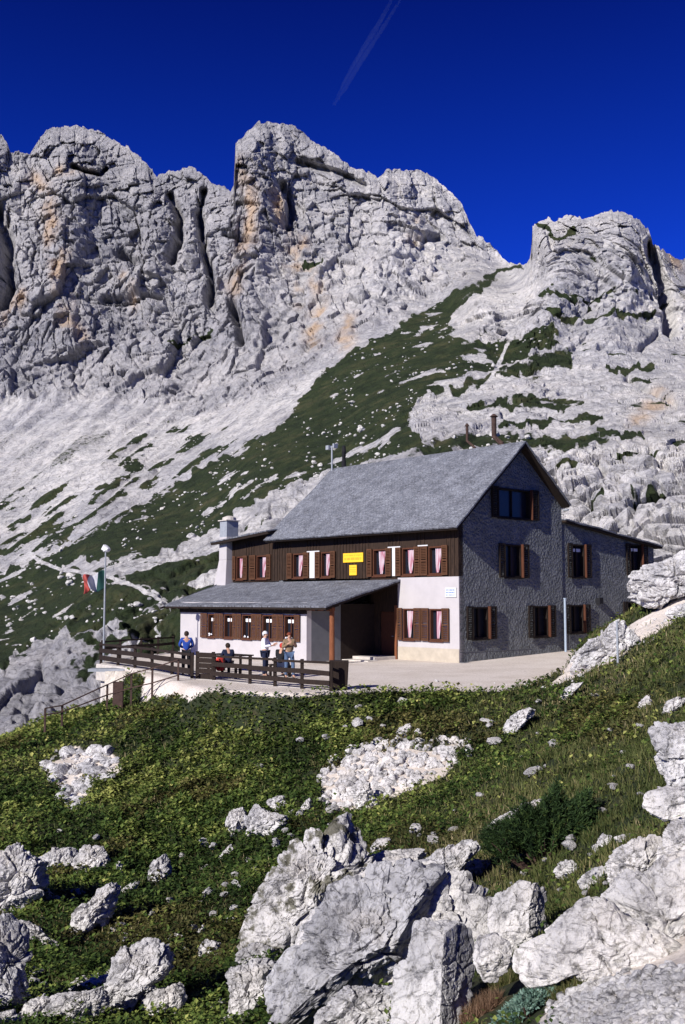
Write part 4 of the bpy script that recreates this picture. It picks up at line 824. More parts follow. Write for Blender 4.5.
# ------------------------------------------------------------------ people
def skin_mesh(name, verts, edges, radii, mat, parent, root=0, sub=2):
    me = bpy.data.meshes.new(name); me.from_pydata([tuple(v) for v in verts], edges, []); me.materials.append(mat)
    o = bpy.data.objects.new(name, me); link(o); o.parent = parent
    md = o.modifiers.new("skin", 'SKIN'); sk = me.skin_vertices[0].data
    for i, r_ in enumerate(radii): rr = r_ if isinstance(r_, tuple) else (r_, r_); sk[i].radius = rr; sk[i].use_root = (i == root)
    md.use_smooth_shade = True
    sb_ = o.modifiers.new("sub", 'SUBSURF'); sb_.levels = sub; sb_.render_levels = sub
    return o
def person(label, loc, rz, J, shirt, trousers, hair=None, cap=None, sleeves=True, scale=1.0, group=None):
    """J: joint positions; person faces local -y"""
    assert len(label.split()) <= 16, label
    r = empty("person", loc, rz); r.scale = (scale,) * 3
    B = dict(pel=(0, 0, .95), wai=(0, .0, 1.10), che=(0, .01, 1.32), nec=(0, .01, 1.49), hd=(0, -.01, 1.60), top=(0, 0, 1.70),
             shL=(.18, .01, 1.42), elL=(.24, .03, 1.14), wrL=(.23, -.06, .90), shR=(-.18, .01, 1.42), elR=(-.24, .03, 1.14), wrR=(-.23, -.06, .90),
             hiL=(.10, 0, .90), knL=(.11, -.02, .50), anL=(.12, .02, .09), toL=(.13, -.13, .04), hiR=(-.10, 0, .90), knR=(-.11, -.02, .50), anR=(-.12, .02, .09), toR=(-.13, -.13, .04)); B.update(J)
    R = dict(pel=.13, wai=.115, che=(.15, .11), nec=.055, hd=(.085, .095), top=.06, shL=.062, elL=.045, wrL=.03, shR=.062, elR=.045, wrR=.03, hiL=.085, knL=.06, anL=.042, toL=.035, hiR=.085, knR=.06, anR=.042, toR=.035)
    names = list(B); E = [('pel','wai'),('wai','che'),('che','nec'),('nec','hd'),('hd','top'),('che','shL'),('shL','elL'),('elL','wrL'),('che','shR'),('shR','elR'),('elR','wrR'),('pel','hiL'),('hiL','knL'),('knL','anL'),('anL','toL'),('pel','hiR'),('hiR','knR'),('knR','anR'),('anR','toR')]
    V = [Vector(B[n]) for n in names]; Rr = [R[n] for n in names]; ix = {n: i for i, n in enumerate(names)}; Ed = [(ix[a], ix[b]) for a, b in E]
    # nose and ears
    hdp = Vector(B['hd']); nv = len(V); V += [hdp + Vector((0, -.105, -.01))]; Rr += [.014]; Ed += [(ix['hd'], nv)]
    for sd_ in ('L', 'R'):
        w = Vector(B['wr' + sd_]); d = (w - Vector(B['el' + sd_])).normalized(); side = Vector((1 if sd_ == 'L' else -1, 0, 0)); palm = w + d * .07; pi = len(V); V.append(palm); Rr.append((.036, .02)); Ed.append((ix['wr' + sd_], pi))
        for f_, ln_ in zip((-.03, -.01, .01, .03), (.07, .085, .08, .06)):
            k1 = len(V); off = d.cross(side).normalized() * f_; V.append(palm + d * .04 + off * 1.2); Rr.append(.010); V.append(palm + d * (.04 + ln_ * .5) + off * 1.3 - side * .01); Rr.append(.009); V.append(palm + d * (.04 + ln_) + off * 1.3 - side * .03); Rr.append(.008); Ed += [(pi, k1), (k1, k1 + 1), (k1 + 1, k1 + 2)]
        k1 = len(V); V.append(palm - side * .03 - d * .01 + Vector((0, -.03, 0))); Rr.append(.012); V.append(palm - side * .04 + d * .03 + Vector((0, -.045, 0))); Rr.append(.010); Ed += [(pi, k1), (k1, k1 + 1)]
    body = skin_mesh("body", V, Ed, Rr, M['skin'], r, ix['pel'])
    def cloth(name, keys, edges, mat, grow, over={}):
        k = {n: i for i, n in enumerate(keys)}; rad = [tuple(x + grow for x in (R[n] if isinstance(R[n], tuple) else (R[n],) * 2)) if n not in over else (over[n],) * 2 for n in keys]
        return skin_mesh(name, [B[n] for n in keys], [(k[a], k[b]) for a, b in edges], rad, mat, r)
    sk_ = ['che','wai','pel','shL','elL','shR','elR'] + (['wrL','wrR'] if sleeves else [])
    se = [('che','wai'),('wai','pel'),('che','shL'),('shL','elL'),('che','shR'),('shR','elR')] + ([('elL','wrL'),('elR','wrR')] if sleeves else [])
    cloth("shirt", sk_, se, shirt, .022)
    cloth("trousers", ['pel','hiL','knL','anL','hiR','knR','anR'], [('pel','hiL'),('hiL','knL'),('knL','anL'),('pel','hiR'),('hiR','knR'),('knR','anR')], trousers, .018)
    for sd_ in ('L', 'R'): skin_mesh("shoe", [Vector(B['an' + sd_]) + Vector((0, .03, -.04)), Vector(B['to' + sd_])], [(0, 1)], [.052, .045], M['black'], r)
    Vh, Fh = ICO[3]; hh = Vh * np.array([.096, .108, .11]) * 1.04 + np.array(hdp) + np.array([0, .018, .035])
    keep = np.ones(len(Fh), bool); cen = Vh[Fh].mean(1); keep = (cen[:, 2] > .05) | (cen[:, 1] > .25); keep &= cen[:, 2] > -.65
    npmesh("cap" if cap else "hair", hh, Fh[keep], cap or hair or M['hair'], r, smooth=True)
    tag(r, label, "person", group); return r
def pt(px, py, z=TZ + .03): return tuple(onz(px, py, z))
person("person in a blue shirt and dark trousers seen from behind, leftmost on the terrace", pt(186, 675), math.radians(190), dict(elL=(.27,-.02,1.18), wrL=(.14,-.17,1.08), elR=(-.27,-.02,1.18), wrR=(-.14,-.17,1.08)), M['blue'], M['black'])
person("person in a white shirt and white cap standing behind the terrace fence", pt(265, 677), math.radians(75), dict(elL=(.2,-.12,1.18), wrL=(.12,-.32,1.24), elR=(-.22,-.05,1.16), wrR=(-.12,-.28,1.2)), M['whitecloth'], M['navy'], cap=M['white'], scale=1.02)
p3 = person("person in a tan jacket and jeans standing right of the white capped one", pt(289, 678), math.radians(15), dict(elL=(.27,.02,1.18), wrL=(.2,-.15,1.25), elR=(-.25,0,1.16), wrR=(-.1,-.2,1.3), knL=(.14,-.08,.5), anL=(.15,-.12,.09), toL=(.16,-.27,.04)), M['tan'], M['jean'], hair=flat("auburn_hair", (.16, .04, .02), .8, .2))
def seated(dz=0.0): return dict(pel=(0,.05,.52), wai=(0,.04,.68), che=(0,-.02,.90), nec=(0,-.06,1.06), hd=(0,-.10,1.17), top=(0,-.10,1.27), shL=(.18,-.02,1.0), elL=(.23,-.14,.76), wrL=(.12,-.36,.76), shR=(-.18,-.02,1.0), elR=(-.23,-.14,.76), wrR=(-.12,-.36,.76), hiL=(.10,.0,.50), knL=(.13,-.42,.52), anL=(.13,-.42,.10), toL=(.13,-.56,.05), hiR=(-.10,0,.50), knR=(-.13,-.42,.52), anR=(-.13,-.42,.10), toR=(-.13,-.56,.05))
person("seated person in a dark navy jacket with back turned behind the plank gate", pt(228, 677), math.radians(200), seated(), M['navy'], M['black'])
person("seated person in dark clothes and red collar next to the tan jacket", pt(281, 677), math.radians(160), seated(), M['black'], M['navy'], hair=M['red'])
# backpack on the back of the third person is a thing of its own
def backpack(loc, rz, mat, label):
    r = empty("backpack", loc, rz); V, Fc = ICO[3]; q = np.sign(V) * np.abs(V) ** .6 * np.array([.17, .11, .27]); npmesh("sack", q, Fc, mat, r, smooth=True)
    q2 = np.sign(V) * np.abs(V) ** .6 * np.array([.12, .05, .10]) + np.array([0, .12, -.08]); npmesh("pocket", q2, Fc, mat, r, smooth=True)
    m = MB()
    for s in (-.08, .08): m.tube([(s, -.10, .2), (s, -.17, .1), (s, -.15, -.05), (s, -.1, -.15)], .018, 6)
    m.build("strap", M['black'], r); tag(r, label, "backpack"); return r
b_ = onz(289, 678, TZ); backpack((b_[0] + .0, b_[1] + .2, TZ + 1.27), math.radians(15), M['black'], "dark backpack worn by the person in the tan jacket")
b_ = onz(219, 679, TZ); backpack((b_[0], b_[1] + .3, TZ + .55), math.radians(30), M['red'], "red backpack lying on the bench behind the plank gate")
def bench(px, py, L, label, rz, table=False):
    r = empty("picnic_table" if table else "bench", pt(px, py), rz); hgt = .74 if table else .46; w = .7 if table else .3
    m = MB()
    for k_ in range(4 if table else 2): y0 = -w / 2 + k_ * w / (4 if table else 2); m.box(-L / 2, L / 2, y0 + .01, y0 + w / (4 if table else 2) - .01, hgt - .05, hgt)
    m.build("table_top" if table else "seat", M['fence'], r)
    for s in (-1, 1):
        for e in (-1, 1):
            m = MB(); m.box(s * (L / 2 - .15) - .04, s * (L / 2 - .15) + .04, e * w * .35 - .04, e * w * .35 + .04, 0, hgt - .055); m.build("leg", M['fence'], r)
    tag(r, label, "table" if table else "bench")
frz = math.atan2((front[-1] - front[-2])[1], (front[-1] - front[-2])[0])
bench(224, 677, 2.0, "dark bench under the seated person in navy", frz)
bench(232, 672, 2.0, "dark terrace table in front of the seated person in navy", frz, True)
bench(280, 676.5, 1.2, "short dark bench under the seated person in red collar", frz)

# ------------------------------------------------------------------ rocks
def rock(poly, label, mat='stone', depth=None, th=.62, seed=None, amp=1.0, cat="boulder", name="boulder", group=None, sub=None, dd=0.0, kp=.8, cuts=()):
    poly = np.array(poly, float); seed = seed if seed is not None else int(abs(poly.sum())) % 997
    x0, y0 = poly.min(0); x1, y1 = poly.max(0); c = np.array([(poly[:, 0].mean() * .5 + (x0 + x1) / 4), (poly[:, 1].mean() * .5 + (y0 + y1) / 4)])
    if depth is None:
        bx = poly[poly[:, 1] > y1 - .2 * (y1 - y0)][:, 0].mean(); depth = hit(np.clip(bx, -40, 720), min(y1 - 1.0, 1040))
        ppm = F / depth; depth = depth + .10 * th * min(x1 - x0, y1 - y0) / ppm + dd
    Pc = at(c[0], c[1], depth); t = np.linalg.norm(Pc - np.array([0, 0, CZ])); m_px = (depth * CT + (Pc[2] - CZ) * ST) / F
    size = max(x1 - x0, y1 - y0)
    if sub is None: sub = 6 if size > 48 else (5 if size > 18 else 4 if size > 9 else 3)
    V, Fc = ICO[sub]
    # frame looking from where the outline was observed: right, up, away
    rt = np.array([1., 0, 0]); fw = (Pc - np.array([0, 0, CZ])); fw /= np.linalg.norm(fw); rt = np.cross(fw, [0, 0, 1]); rt /= np.linalg.norm(rt); upv = np.cross(rt, fw)
    ang = np.arctan2(V[:, 2], V[:, 0]); 
    pa = (poly - c) * (1.11 if size > 70 else 1.07); n = len(pa); rad = np.zeros(len(V)); ca, sa = np.cos(ang), -np.sin(ang)
    for i in range(n):
        p, q = pa[i], pa[(i + 1) % n]; e = q - p; den = ca * e[1] - sa * e[0]; den = np.where(np.abs(den) < 1e-9, 1e-9, den)
        tt_ = (p[0] * e[1] - p[1] * e[0]) / den; s_ = (p[0] * sa - p[1] * ca) / den
        ok = (s_ >= -1e-6) & (s_ <= 1 + 1e-6) & (tt_ > 0); rad = np.where(ok, np.maximum(rad, tt_), rad)
    tb = np.linspace(-np.pi, np.pi, 361)[:-1]; rb = np.interp(tb, np.sort(ang), rad[np.argsort(ang)]); kg = np.exp(-(np.arange(-60, 61) / 4.0) ** 2); kg /= kg.sum(); r1_ = np.convolve(np.pad(rb, 60, mode='wrap'), kg, mode='valid')
    kg2 = np.exp(-(np.arange(-60, 61) / 28.0) ** 2); kg2 /= kg2.sum(); r2_ = np.convolve(np.pad(rb, 60, mode='wrap'), kg2, mode='valid'); pr0 = np.hypot(V[:, 0], V[:, 2]); wq = sstep(.35, .97, pr0)
    rad = np.interp(ang, np.append(tb, np.pi), np.append(r1_, r1_[0])) * wq + np.interp(ang, np.append(tb, np.pi), np.append(r2_, r2_[0])) * (1 - wq)
    pr = pr0; prr = pr ** kp; ay = np.sign(V[:, 1]) * np.abs(V[:, 1]) ** .75
    mean = np.sqrt((x1 - x0) * (y1 - y0)) / 2 * m_px; T = th * mean * 1.25
    lx = rad * m_px * prr * ca; lz = -rad * m_px * prr * sa; ly = ay * T
    L = np.stack([lx, ly, lz], 1); ex_ = np.abs(L).max(0); Ln = L / ex_; rk = np.random.RandomState(seed)
    for _ in range(16):
        n_ = rk.normal(size=3); n_[1] -= .5; n_ /= np.linalg.norm(n_); sp = Ln @ n_; dcut = np.percentile(sp, 100) * rk.uniform(.7, .88) if n_[1] < -.35 else np.percentile(sp, 100) * rk.uniform(.9, .98); Ln -= np.where(sp > dcut, sp - dcut, 0)[:, None] * n_
    for cn, cd in cuts:
        cn = np.array(cn, float); cn /= np.linalg.norm(cn); sp = Ln @ cn; dc = sp.max() * cd; Ln -= np.where(sp > dc, sp - dc, 0)[:, None] * cn
    L = Ln * ex_
    R = np.stack([rt, fw, upv], 1)         # columns
    Wd = L @ R.T + Pc
    nrm = L / (np.linalg.norm(L, axis=1)[:, None] + 1e-6); nrmW = nrm @ R.T
    sc = max(mean, .05); Pn = Wd / sc + seed * 3.1; wp = np.stack([fbm(Pn * 1.2, 2, 5), fbm(Pn * 1.2 + 5, 2, 6), fbm(Pn * 1.2 + 9, 2, 7)], 1) * .4
    a1, e1_ = blocks((Pn + wp) * [1.2, 1.2, 1.6], 11, .9); a2, e2_ = blocks((Pn + wp * .6) * [3.1, 3.1, 4.2], 12, 1.0)
    d = (.07 + a1 * (.15 if sub >= 6 else .19) + a2 * .07 + fbm(Pn * 2.2, 4, 13) * .06 + fbm(Pn * 7, 4, 14) * .022) * amp
    d -= (np.where(e1_ < .09, (.09 - e1_) * 2.0, 0) + np.where(e2_ < .09, (.09 - e2_) * .8, 0)) * amp
    if sub >= 6: 
        a3, e3_ = blocks((Pn + wp * .4) * [8.5, 8.5, 11], 15, 1.0); d += (a3 * .035 - np.where(e3_ < .08, (.08 - e3_) * .25, 0)) * amp
    Wd = Wd + nrmW * (d * sc)[:, None]
    o = npmesh(name, Wd - Pc, Fc, M[mat], smooth=False); o.location = tuple(Pc); tag(o, label, cat, group); return o

ROCKS = [
 ([(0,857),(19,851),(30,862),(42,867),(46,882),(37,892),(22,902),(10,915),(-15,912),(-15,862)], "big split white boulder at the left edge with grass in its cracks", {}),
 ([(33,861),(52,851),(74,850),(77,857),(72,867),(64,872),(50,874),(40,870)], "flat topped pale boulder between the left edge boulder and the knobbly one", {}),
 ([(74,862),(86,848),(99,850),(108,860),(108,868),(97,872),(82,872)], "knobbly white boulder right of the flat topped one on the left", {}),
 ([(114,868),(119,862),(125,866),(124,875),(117,876)], "fist like white stone standing alone right of the knobbly boulder", {}),
 ([(73,924),(79,912),(94,897),(117,886),(120,894),(109,914),(94,927),(77,933)], "slanting fluted boulder leaning right in the left meadow", {}),
 ([(119,892),(130,884),(139,882),(135,889),(122,894)], "thin pale rock lying behind the slanting fluted boulder", {}),
 ([(149,876),(155,861),(166,855),(171,870),(165,885),(152,886)], "rounded upright white boulder alone in the grass in the left middle", {}),
 ([(16,919),(32,924),(50,939),(61,946),(57,953),(40,941),(22,929)], "long low ridge of pale rock sloping right under the left edge boulder", {}),
 ([(0,929),(12,925),(22,941),(26,959),(20,969),(25,991),(15,1003),(10,1011),(-20,1011),(-20,922)], "deeply furrowed grey boulder at the lower left edge", dict(mat='stone_grey')),
 ([(15,1018),(28,1004),(42,998),(53,1001),(51,1014),(30,1022)], "low rounded stone at the bottom left, left end of the chain of rocks", {}),
 ([(0,1016),(12,1012),(18,1020),(14,1030),(-8,1030)], "small pale stone in the bottom left corner", {}),
 ([(50,1011),(55,996),(72,993),(87,996),(99,991),(107,1001),(104,1013),(92,1016),(80,1024),(64,1013)], "broken white rock in the middle of the bottom left chain", {}),
 ([(68,985),(77,979),(87,976),(91,984),(82,989),(72,989)], "flat white stone above the broken rock of the bottom left chain", {}),
 ([(90,976),(98,974),(101,982),(94,986)], "small round stone left of the tall bottom left boulder", {}),
 ([(98,982),(108,972),(116,975),(113,986),(106,994),(99,990)], "cream coloured stone against the left side of the tall bottom left boulder", {}),
 ([(113,967),(124,956),(146,946),(165,949),(170,969),(161,979),(151,984),(139,996),(129,1013),(109,1010),(105,994),(112,979)], "tall creased white boulder crowning the bottom left chain of rocks", {}),
 ([(144,998),(159,991),(178,987),(185,1000),(172,1020),(149,1020)], "mossy pale rock in the shadow right of the tall bottom left boulder", {}),
 ([(228,822),(232,812),(244,809),(247,822),(242,835),(232,836)], "upright pale rock with a dark side, left of a pair in the middle meadow", {}),
 ([(248,832),(249,815),(257,806),(269,815),(287,817),(279,830),(269,838),(254,837)], "broad two humped rock, right of a pair in the middle meadow", {}),
 ([(267,802),(276,797),(284,797),(287,807),(274,810)], "small rock peeping up behind the two humped rock", {}),
 ([(299,810),(309,799),(313,807),(304,813)], "small pointed rock between the two humped rock and the dry stone wall", {}),
 ([(217,858),(230,846),(235,851),(222,862)], "small tilted white stone below the pair of meadow rocks", {}),
 ([(199,948),(207,941),(221,946),(218,956),(205,959),(199,954)], "loaf shaped white stone in the grass left of the big central rocks", {}),
 ([(168,936),(175,934),(183,936),(178,943),(169,942)], "flat chip of white rock in the grass above the tall bottom left boulder", {}),
 ([(197,931),(203,925),(205,932),(199,937)], "tiny upright stone above the loaf shaped stone", {}),
 ([(223,922),(230,916),(237,919),(234,925),(226,925)], "small white stone in the dark grass left of the mossy outcrop", {}),
 ([(237,954),(254,946),(272,949),(274,964),(252,973),(240,966)], "dark pitted rock on top of the knobbed rock pillar", dict(mat='stone_grey')),
 ([(230,984),(227,974),(240,969),(267,965),(277,974),(275,989),(257,1006),(249,1018),(236,1028),(221,1018),(232,1006),(233,994)], "knobbed rock pillar at the bottom, left foot of the central rocks", {}),
 ([(257,907),(267,887),(277,874),(289,857),(302,852),(319,842),(340,827),(352,832),(366,847),(366,872),(352,895),(340,912),(325,932),(305,948),(285,958),(265,948),(251,935),(255,920)], "large mossy outcrop with grassy hollows, upper left of the central rocks", dict(mat='stone_mossy', th=.5, dd=.5, cuts=(((-.4, -.75, .4), .6),))),
 ([(278,976),(294,958),(325,932),(335,904),(350,893),(385,884),(421,877),(434,890),(450,905),(440,915),(427,928),(413,940),(400,952),(385,968),(366,988),(357,1002),(330,1020),(300,1038),(287,1005)], "huge slanting grey boulder overhanging a black hollow in the centre bottom", dict(mat='stone_grey', th=.6, amp=.9, cuts=(((-.25, -.7, .62), .5), ((.45, -.35, -.8), .5), ((.8, -.3, -.3), .72)))),
 ([(352,876),(360,864),(385,853),(422,849),(427,860),(420,876),(390,884),(370,884)], "flat white block with a dark right end on top of the huge slanting boulder", dict(dd=-1.7, amp=.6, cuts=(((1, -.3, -.1), .7), ((-.1, -.5, .9), .6)))),
 ([(423,882),(427,864),(439,852),(452,850),(471,845),(476,852),(464,864),(454,876),(447,889),(439,904),(429,896)], "ragged white crag pointing right behind the sharp edged block", {}),
 ([(457,877),(469,864),(489,860),(494,864),(479,876),(462,882)], "thin pale rock just right of the ragged white crag", {}),
 ([(434,912),(449,902),(462,903),(466,912),(459,926),(439,929)], "lumpy rock in the shade right of the huge slanting boulder", {}),
 ([(370,848),(378,841),(388,839),(390,848),(382,856),(372,856)], "small white stone behind the flat block in the central rocks", {}),
 ([(416,935),(419,927),(437,924),(459,929),(480,939),(475,954),(478,979),(469,998),(462,1020),(457,1040),(395,1040),(398,969),(411,963),(414,949)], "tall sharp edged white block standing in the bottom centre", dict(amp=.4, th=.6, cuts=(((.85, -.5, 0), .35), ((-.45, -.85, .15), .5), ((0, -.3, .95), .75)))),
 ([(322,1014),(345,996),(362,990),(385,992),(399,996),(398,1040),(320,1040)], "low pale bedrock in front of the black hollow at the bottom", {}),
 ([(491,920),(497,898),(508,895),(523,886),(538,888),(546,897),(541,912),(548,925),(543,940),(525,948),(505,946),(494,936)], "helmet shaped white boulder with a notch, right of the sharp edged block", dict(amp=.6, cuts=(((.85, -.4, 0), .6), ((-.4, -.7, .3), .6)))),
 ([(473,956),(479,939),(494,935),(508,944),(511,961),(499,976),(484,980)], "round grey white boulder leaning on the helmet shaped one", dict(amp=.55, dd=-1.6)),
 ([(518,970),(525,953),(556,938),(571,923),(589,909),(612,911),(622,922),(653,929),(682,949),(688,963),(668,978),(643,972),(622,978),(597,980),(574,972),(545,990),(525,985)], "long smooth whale backed slab of white rock at the lower right", dict(th=.4, amp=.45, dd=.3)),
 ([(579,882),(594,870),(610,868),(617,874),(612,887),(594,892),(584,890)], "cluster like white rock left of the stepped outcrop on the right", {}),
 ([(611,874),(615,856),(633,848),(653,839),(664,846),(662,859),(650,874),(646,889),(630,897),(615,890)], "stepped white outcrop between the cluster like rock and the right edge", {}),
 ([(644,885),(650,873),(664,860),(690,852),(720,850),(720,885),(680,888),(662,898),(648,903),(625,915),(612,912),(620,900)], "broad cream bedrock shelf at the right edge below the stepped outcrop", dict(amp=.5, th=.5)),
 ([(661,861),(665,842),(674,828),(690,822),(720,822),(720,862),(690,860),(670,866)], "blocky white rock at the right edge above the cream shelf", {}),
 ([(648,810),(652,796),(670,789),(700,791),(730,800),(730,824),(690,822),(668,820)], "flat slab under the tall right edge boulder", dict(amp=.5)),
 ([(654,733),(663,727),(675,729),(690,722),(735,722),(735,795),(676,794),(668,772),(661,752)], "tall cracked white boulder standing at the right edge", dict(amp=.7)),
 ([(554,873),(561,863),(571,861),(578,868),(574,877),(561,879)], "dome shaped white stone below the dwarf pine", {}),
 ([(598,842),(603,834),(611,836),(610,845),(602,848)], "small round white stone at the right end of the dwarf pine", {}),
 ([(592,847),(597,844),(600,850),(595,853)], "tiny white stone next to the round one right of the dwarf pine", {}),
 ([(615,838),(627,834),(639,835),(632,841),(618,842)], "narrow flat stone right of the dwarf pine", {}),
 ([(490,828),(497,820),(517,810),(532,804),(557,793),(563,800),(534,817),(512,829),(493,831)], "long broken line of white rock above the dwarf pine", dict(amp=1.1)),
 ([(502,731),(510,720),(527,708),(537,711),(517,730),(506,735)], "flat tilted white slab in the grass below the yard edge", {}),
 ([(573,677),(579,662),(594,645),(612,624),(621,621),(631,636),(640,654),(634,669),(618,673),(600,676)], "pyramid shaped white boulder at the edge of the yard behind the stake", dict(depth=33.5)),
 ([(571,662),(577,652),(590,643),(600,640),(598,655),(582,668)], "small pale rock left of the pyramid shaped boulder by the gable", dict(depth=35.5)),
 ([(632,590),(639,577),(648,569),(658,567),(672,559),(700,553),(725,568),(725,592),(690,590),(668,594),(666,602),(648,604),(638,600)], "layered white outcrop at the right edge hiding the lean-to corner", dict(depth=36.5)),
 ([(668,615),(676,606),(690,602),(715,606),(710,618),(680,620)], "low white rock at the right edge below the layered outcrop", dict(depth=33)),
 ([(638,708),(642,700),(649,695),(652,704),(648,711)], "small pointed stone in the grass right of the yellow flowers", {}),
 ([(662,715),(668,702),(678,698),(686,700),(676,710),(668,717)], "forked white stone in the grass above the tall right edge boulder", {}),
 ([(560,700),(566,688),(574,684),(584,683),(574,692),(566,701)], "slim curved pale rock at the foot of the yard boulder", {}),
 ([(352,790),(358,782),(368,784),(373,795),(368,806),(357,808)], "smooth white boulder at the foot of the dry stone wall", {}),
 ([(395,735),(400,728),(409,724),(411,731),(402,737)], "squarish white stone just above the dry stone wall", {}),
 ([(160,690),(176,684),(190,680),(204,684),(203,694),(188,699),(166,698)], "pale rough rock under the terrace beside the handrail", dict(depth=39.8)),
]
for poly, label, kw in ROCKS: rock(poly, label, **kw)

st2 = [npmesh("stone", stone_shape(4, 700 + k_, (1, .85, .8))[0], ICO[4][1], M['stone']) for k_ in range(5)]
rs2 = np.random.RandomState(31); ctr = [(55,905,30),(120,935,40),(180,960,40),(235,900,35),(95,1000,30),(300,812,30),(420,850,40),(500,870,40),(600,850,45),(640,780,40),(560,820,40),(470,905,25),(30,985,22),(210,1000,35),(250,850,60),(530,740,70),(400,720,60)]; kk = 0
for (x0_, y0_, sp_) in ctr:
    for _ in range(8):
        x_ = x0_ + rs2.normal() * sp_ * .55; y_ = y0_ + rs2.normal() * sp_ * .32
        if not (0 < x_ < 685 and 700 < y_ < 1015) or any(poly_sd(q, np.array([x_]), np.array([y_]))[0] > -3 for q, _l, _k in ROCKS): continue
        o = st2[kk] if kk < 5 else st2[kk % 5].copy()
        if kk >= 5: COL.objects.link(o)
        D_ = hit(x_, y_); p = at(x_, y_, D_); s = rs2.uniform(2.5, 7.5) * D_ / F; o.location = tuple(p + np.array([0, 0, s * .55 + .05])); o.scale = (s * rs2.uniform(.9, 1.5), s, s * rs2.uniform(.6, 1.0)); o.rotation_euler = (rs2.uniform(-.3, .3), rs2.uniform(-.3, .3), rs2.uniform(0, 6)); kk += 1
        tag(o, "chunk of broken white limestone breaking through the turf between the boulders", "rock", "limestone chunks among the boulders")
for q in st2[kk:]: bpy.data.objects.remove(q)
BED = [([(300,1000),(310,940),(345,900),(390,880),(440,885),(478,915),(500,960),(515,1000),(515,1060),(290,1060)], "low pale bedrock between the big central boulders"),
 ([(600,930),(625,895),(655,880),(740,850),(740,1000),(640,965)], "pale bedrock sheet under the outcrops at the lower right"),
 ([(30,1060),(60,1000),(110,985),(160,1000),(190,1030),(180,1060)], "pale bedrock under the bottom left boulders")]
for poly, label in BED: tag(rock(poly, label, th=.3, amp=.8, dd=2.4, name="bedrock"), kind="structure"); 
for o in [q for q in bpy.data.objects if q.name.startswith("bedrock")]: del o["category"]

# stake
g = at(618, 668, 31.5); zt = at(618, 621, 31.5)[2]
m = MB(); m.tube([(g[0], g[1], gz(g[0], g[1]) - .3), (g[0], g[1], zt)], .035, 8); tag(m.build("marker_stake", M['metal']), "thin grey marker stake in front of the pyramid shaped boulder", "stake")

# dry stone wall on the bank
wallpoly = [(322,776),(323,768),(350,750),(370,747),(396,738),(417,736),(428,747),(446,738),(464,738),(472,747),(452,765),(428,776),(411,788),(393,790),(376,808),(358,808),(347,808),(326,806)]
Vs = []; Fs = []; off = 0; rs = np.random.RandomState(5)
for row in range(12):
    for col in range(26):
        x = 318 + col * 6.6 + (row % 2) * 3.3 + rs.uniform(-2.2, 2.2); y = 737 + row * 6.2 + rs.uniform(-1.8, 1.8)
        if poly_sd(wallpoly, np.array([x]), np.array([y]))[0] < -1: continue
        D_ = hit(x, y); p = at(x, y, D_); V, Fc = stone_shape(3, 300 + (row * 26 + col) % 40, (1, .8, .85)); s = 4.9 * D_ / F * rs.uniform(.6, 1.35)
        a = rs.uniform(0, 6.28); Rm = np.array([[math.cos(a), 0, -math.sin(a)], [0, 1, 0], [math.sin(a), 0, math.cos(a)]])
        Vs.append(V * s * rs.uniform(.85, 1.3, 3) @ Rm.T + p + np.array([0, -.02, .03])); Fs.append(Fc + off); off += len(V)
tag(npmesh("dry_stone_wall", np.concatenate(Vs), np.concatenate(Fs), M['stone'], smooth=False), "curved dry stone wall of fitted white stones on the bank below the yard", "stone wall")

# rubble patch, gravel stones
def spread(poly, n, s0, s1, seed):
    rs = np.random.RandomState(seed); poly = np.array(poly, float); x0, y0 = poly.min(0); x1, y1 = poly.max(0); pos = []; sz = []
    while len(pos) < n:
        x, y = rs.uniform(x0, x1), rs.uniform(y0, y1)
        if poly_sd(poly, np.array([x]), np.array([y]))[0] + rs.normal() * 3 < 0: continue
        D_ = hit(x, y); p = at(x, y, D_); pos.append(p); sz.append(s0 * (s1 / s0) ** (rs.uniform() ** 3.0))
    return pos, sz
p_, s_ = spread([(40,770),(55,757),(80,748),(105,752),(118,762),(112,776),(92,782),(84,795),(80,812),(66,806),(60,790)], 330, .05, .32, 4)
scatter_stones("rubble", p_, s_, M['stone'], "patch of loose white rubble on the grassy bank at the left")
p_, s_ = spread([(545,1030),(555,1000),(575,985),(615,980),(650,975),(700,965),(700,1030)], 7500, .006, .055, 6)
scatter_stones("gravel", p_, s_, M['stone'], "pale broken gravel at the lower right")
p_, s_ = spread([(625,912),(650,900),(700,880),(700,940),(665,935)], 700, .01, .06, 7)
scatter_stones("gravel", p_, s_, M['stone'], "pale broken gravel beside the whale backed slab")
p_, s_ = spread([(350,688),(440,686),(545,684),(590,668),(640,632),(690,600),(690,612),(640,645),(590,675),(540,690),(350,693)], 260, .02, .10, 9)
scatter_stones("gravel", p_, s_, M['stone'], "small stones along the edge of the yard")
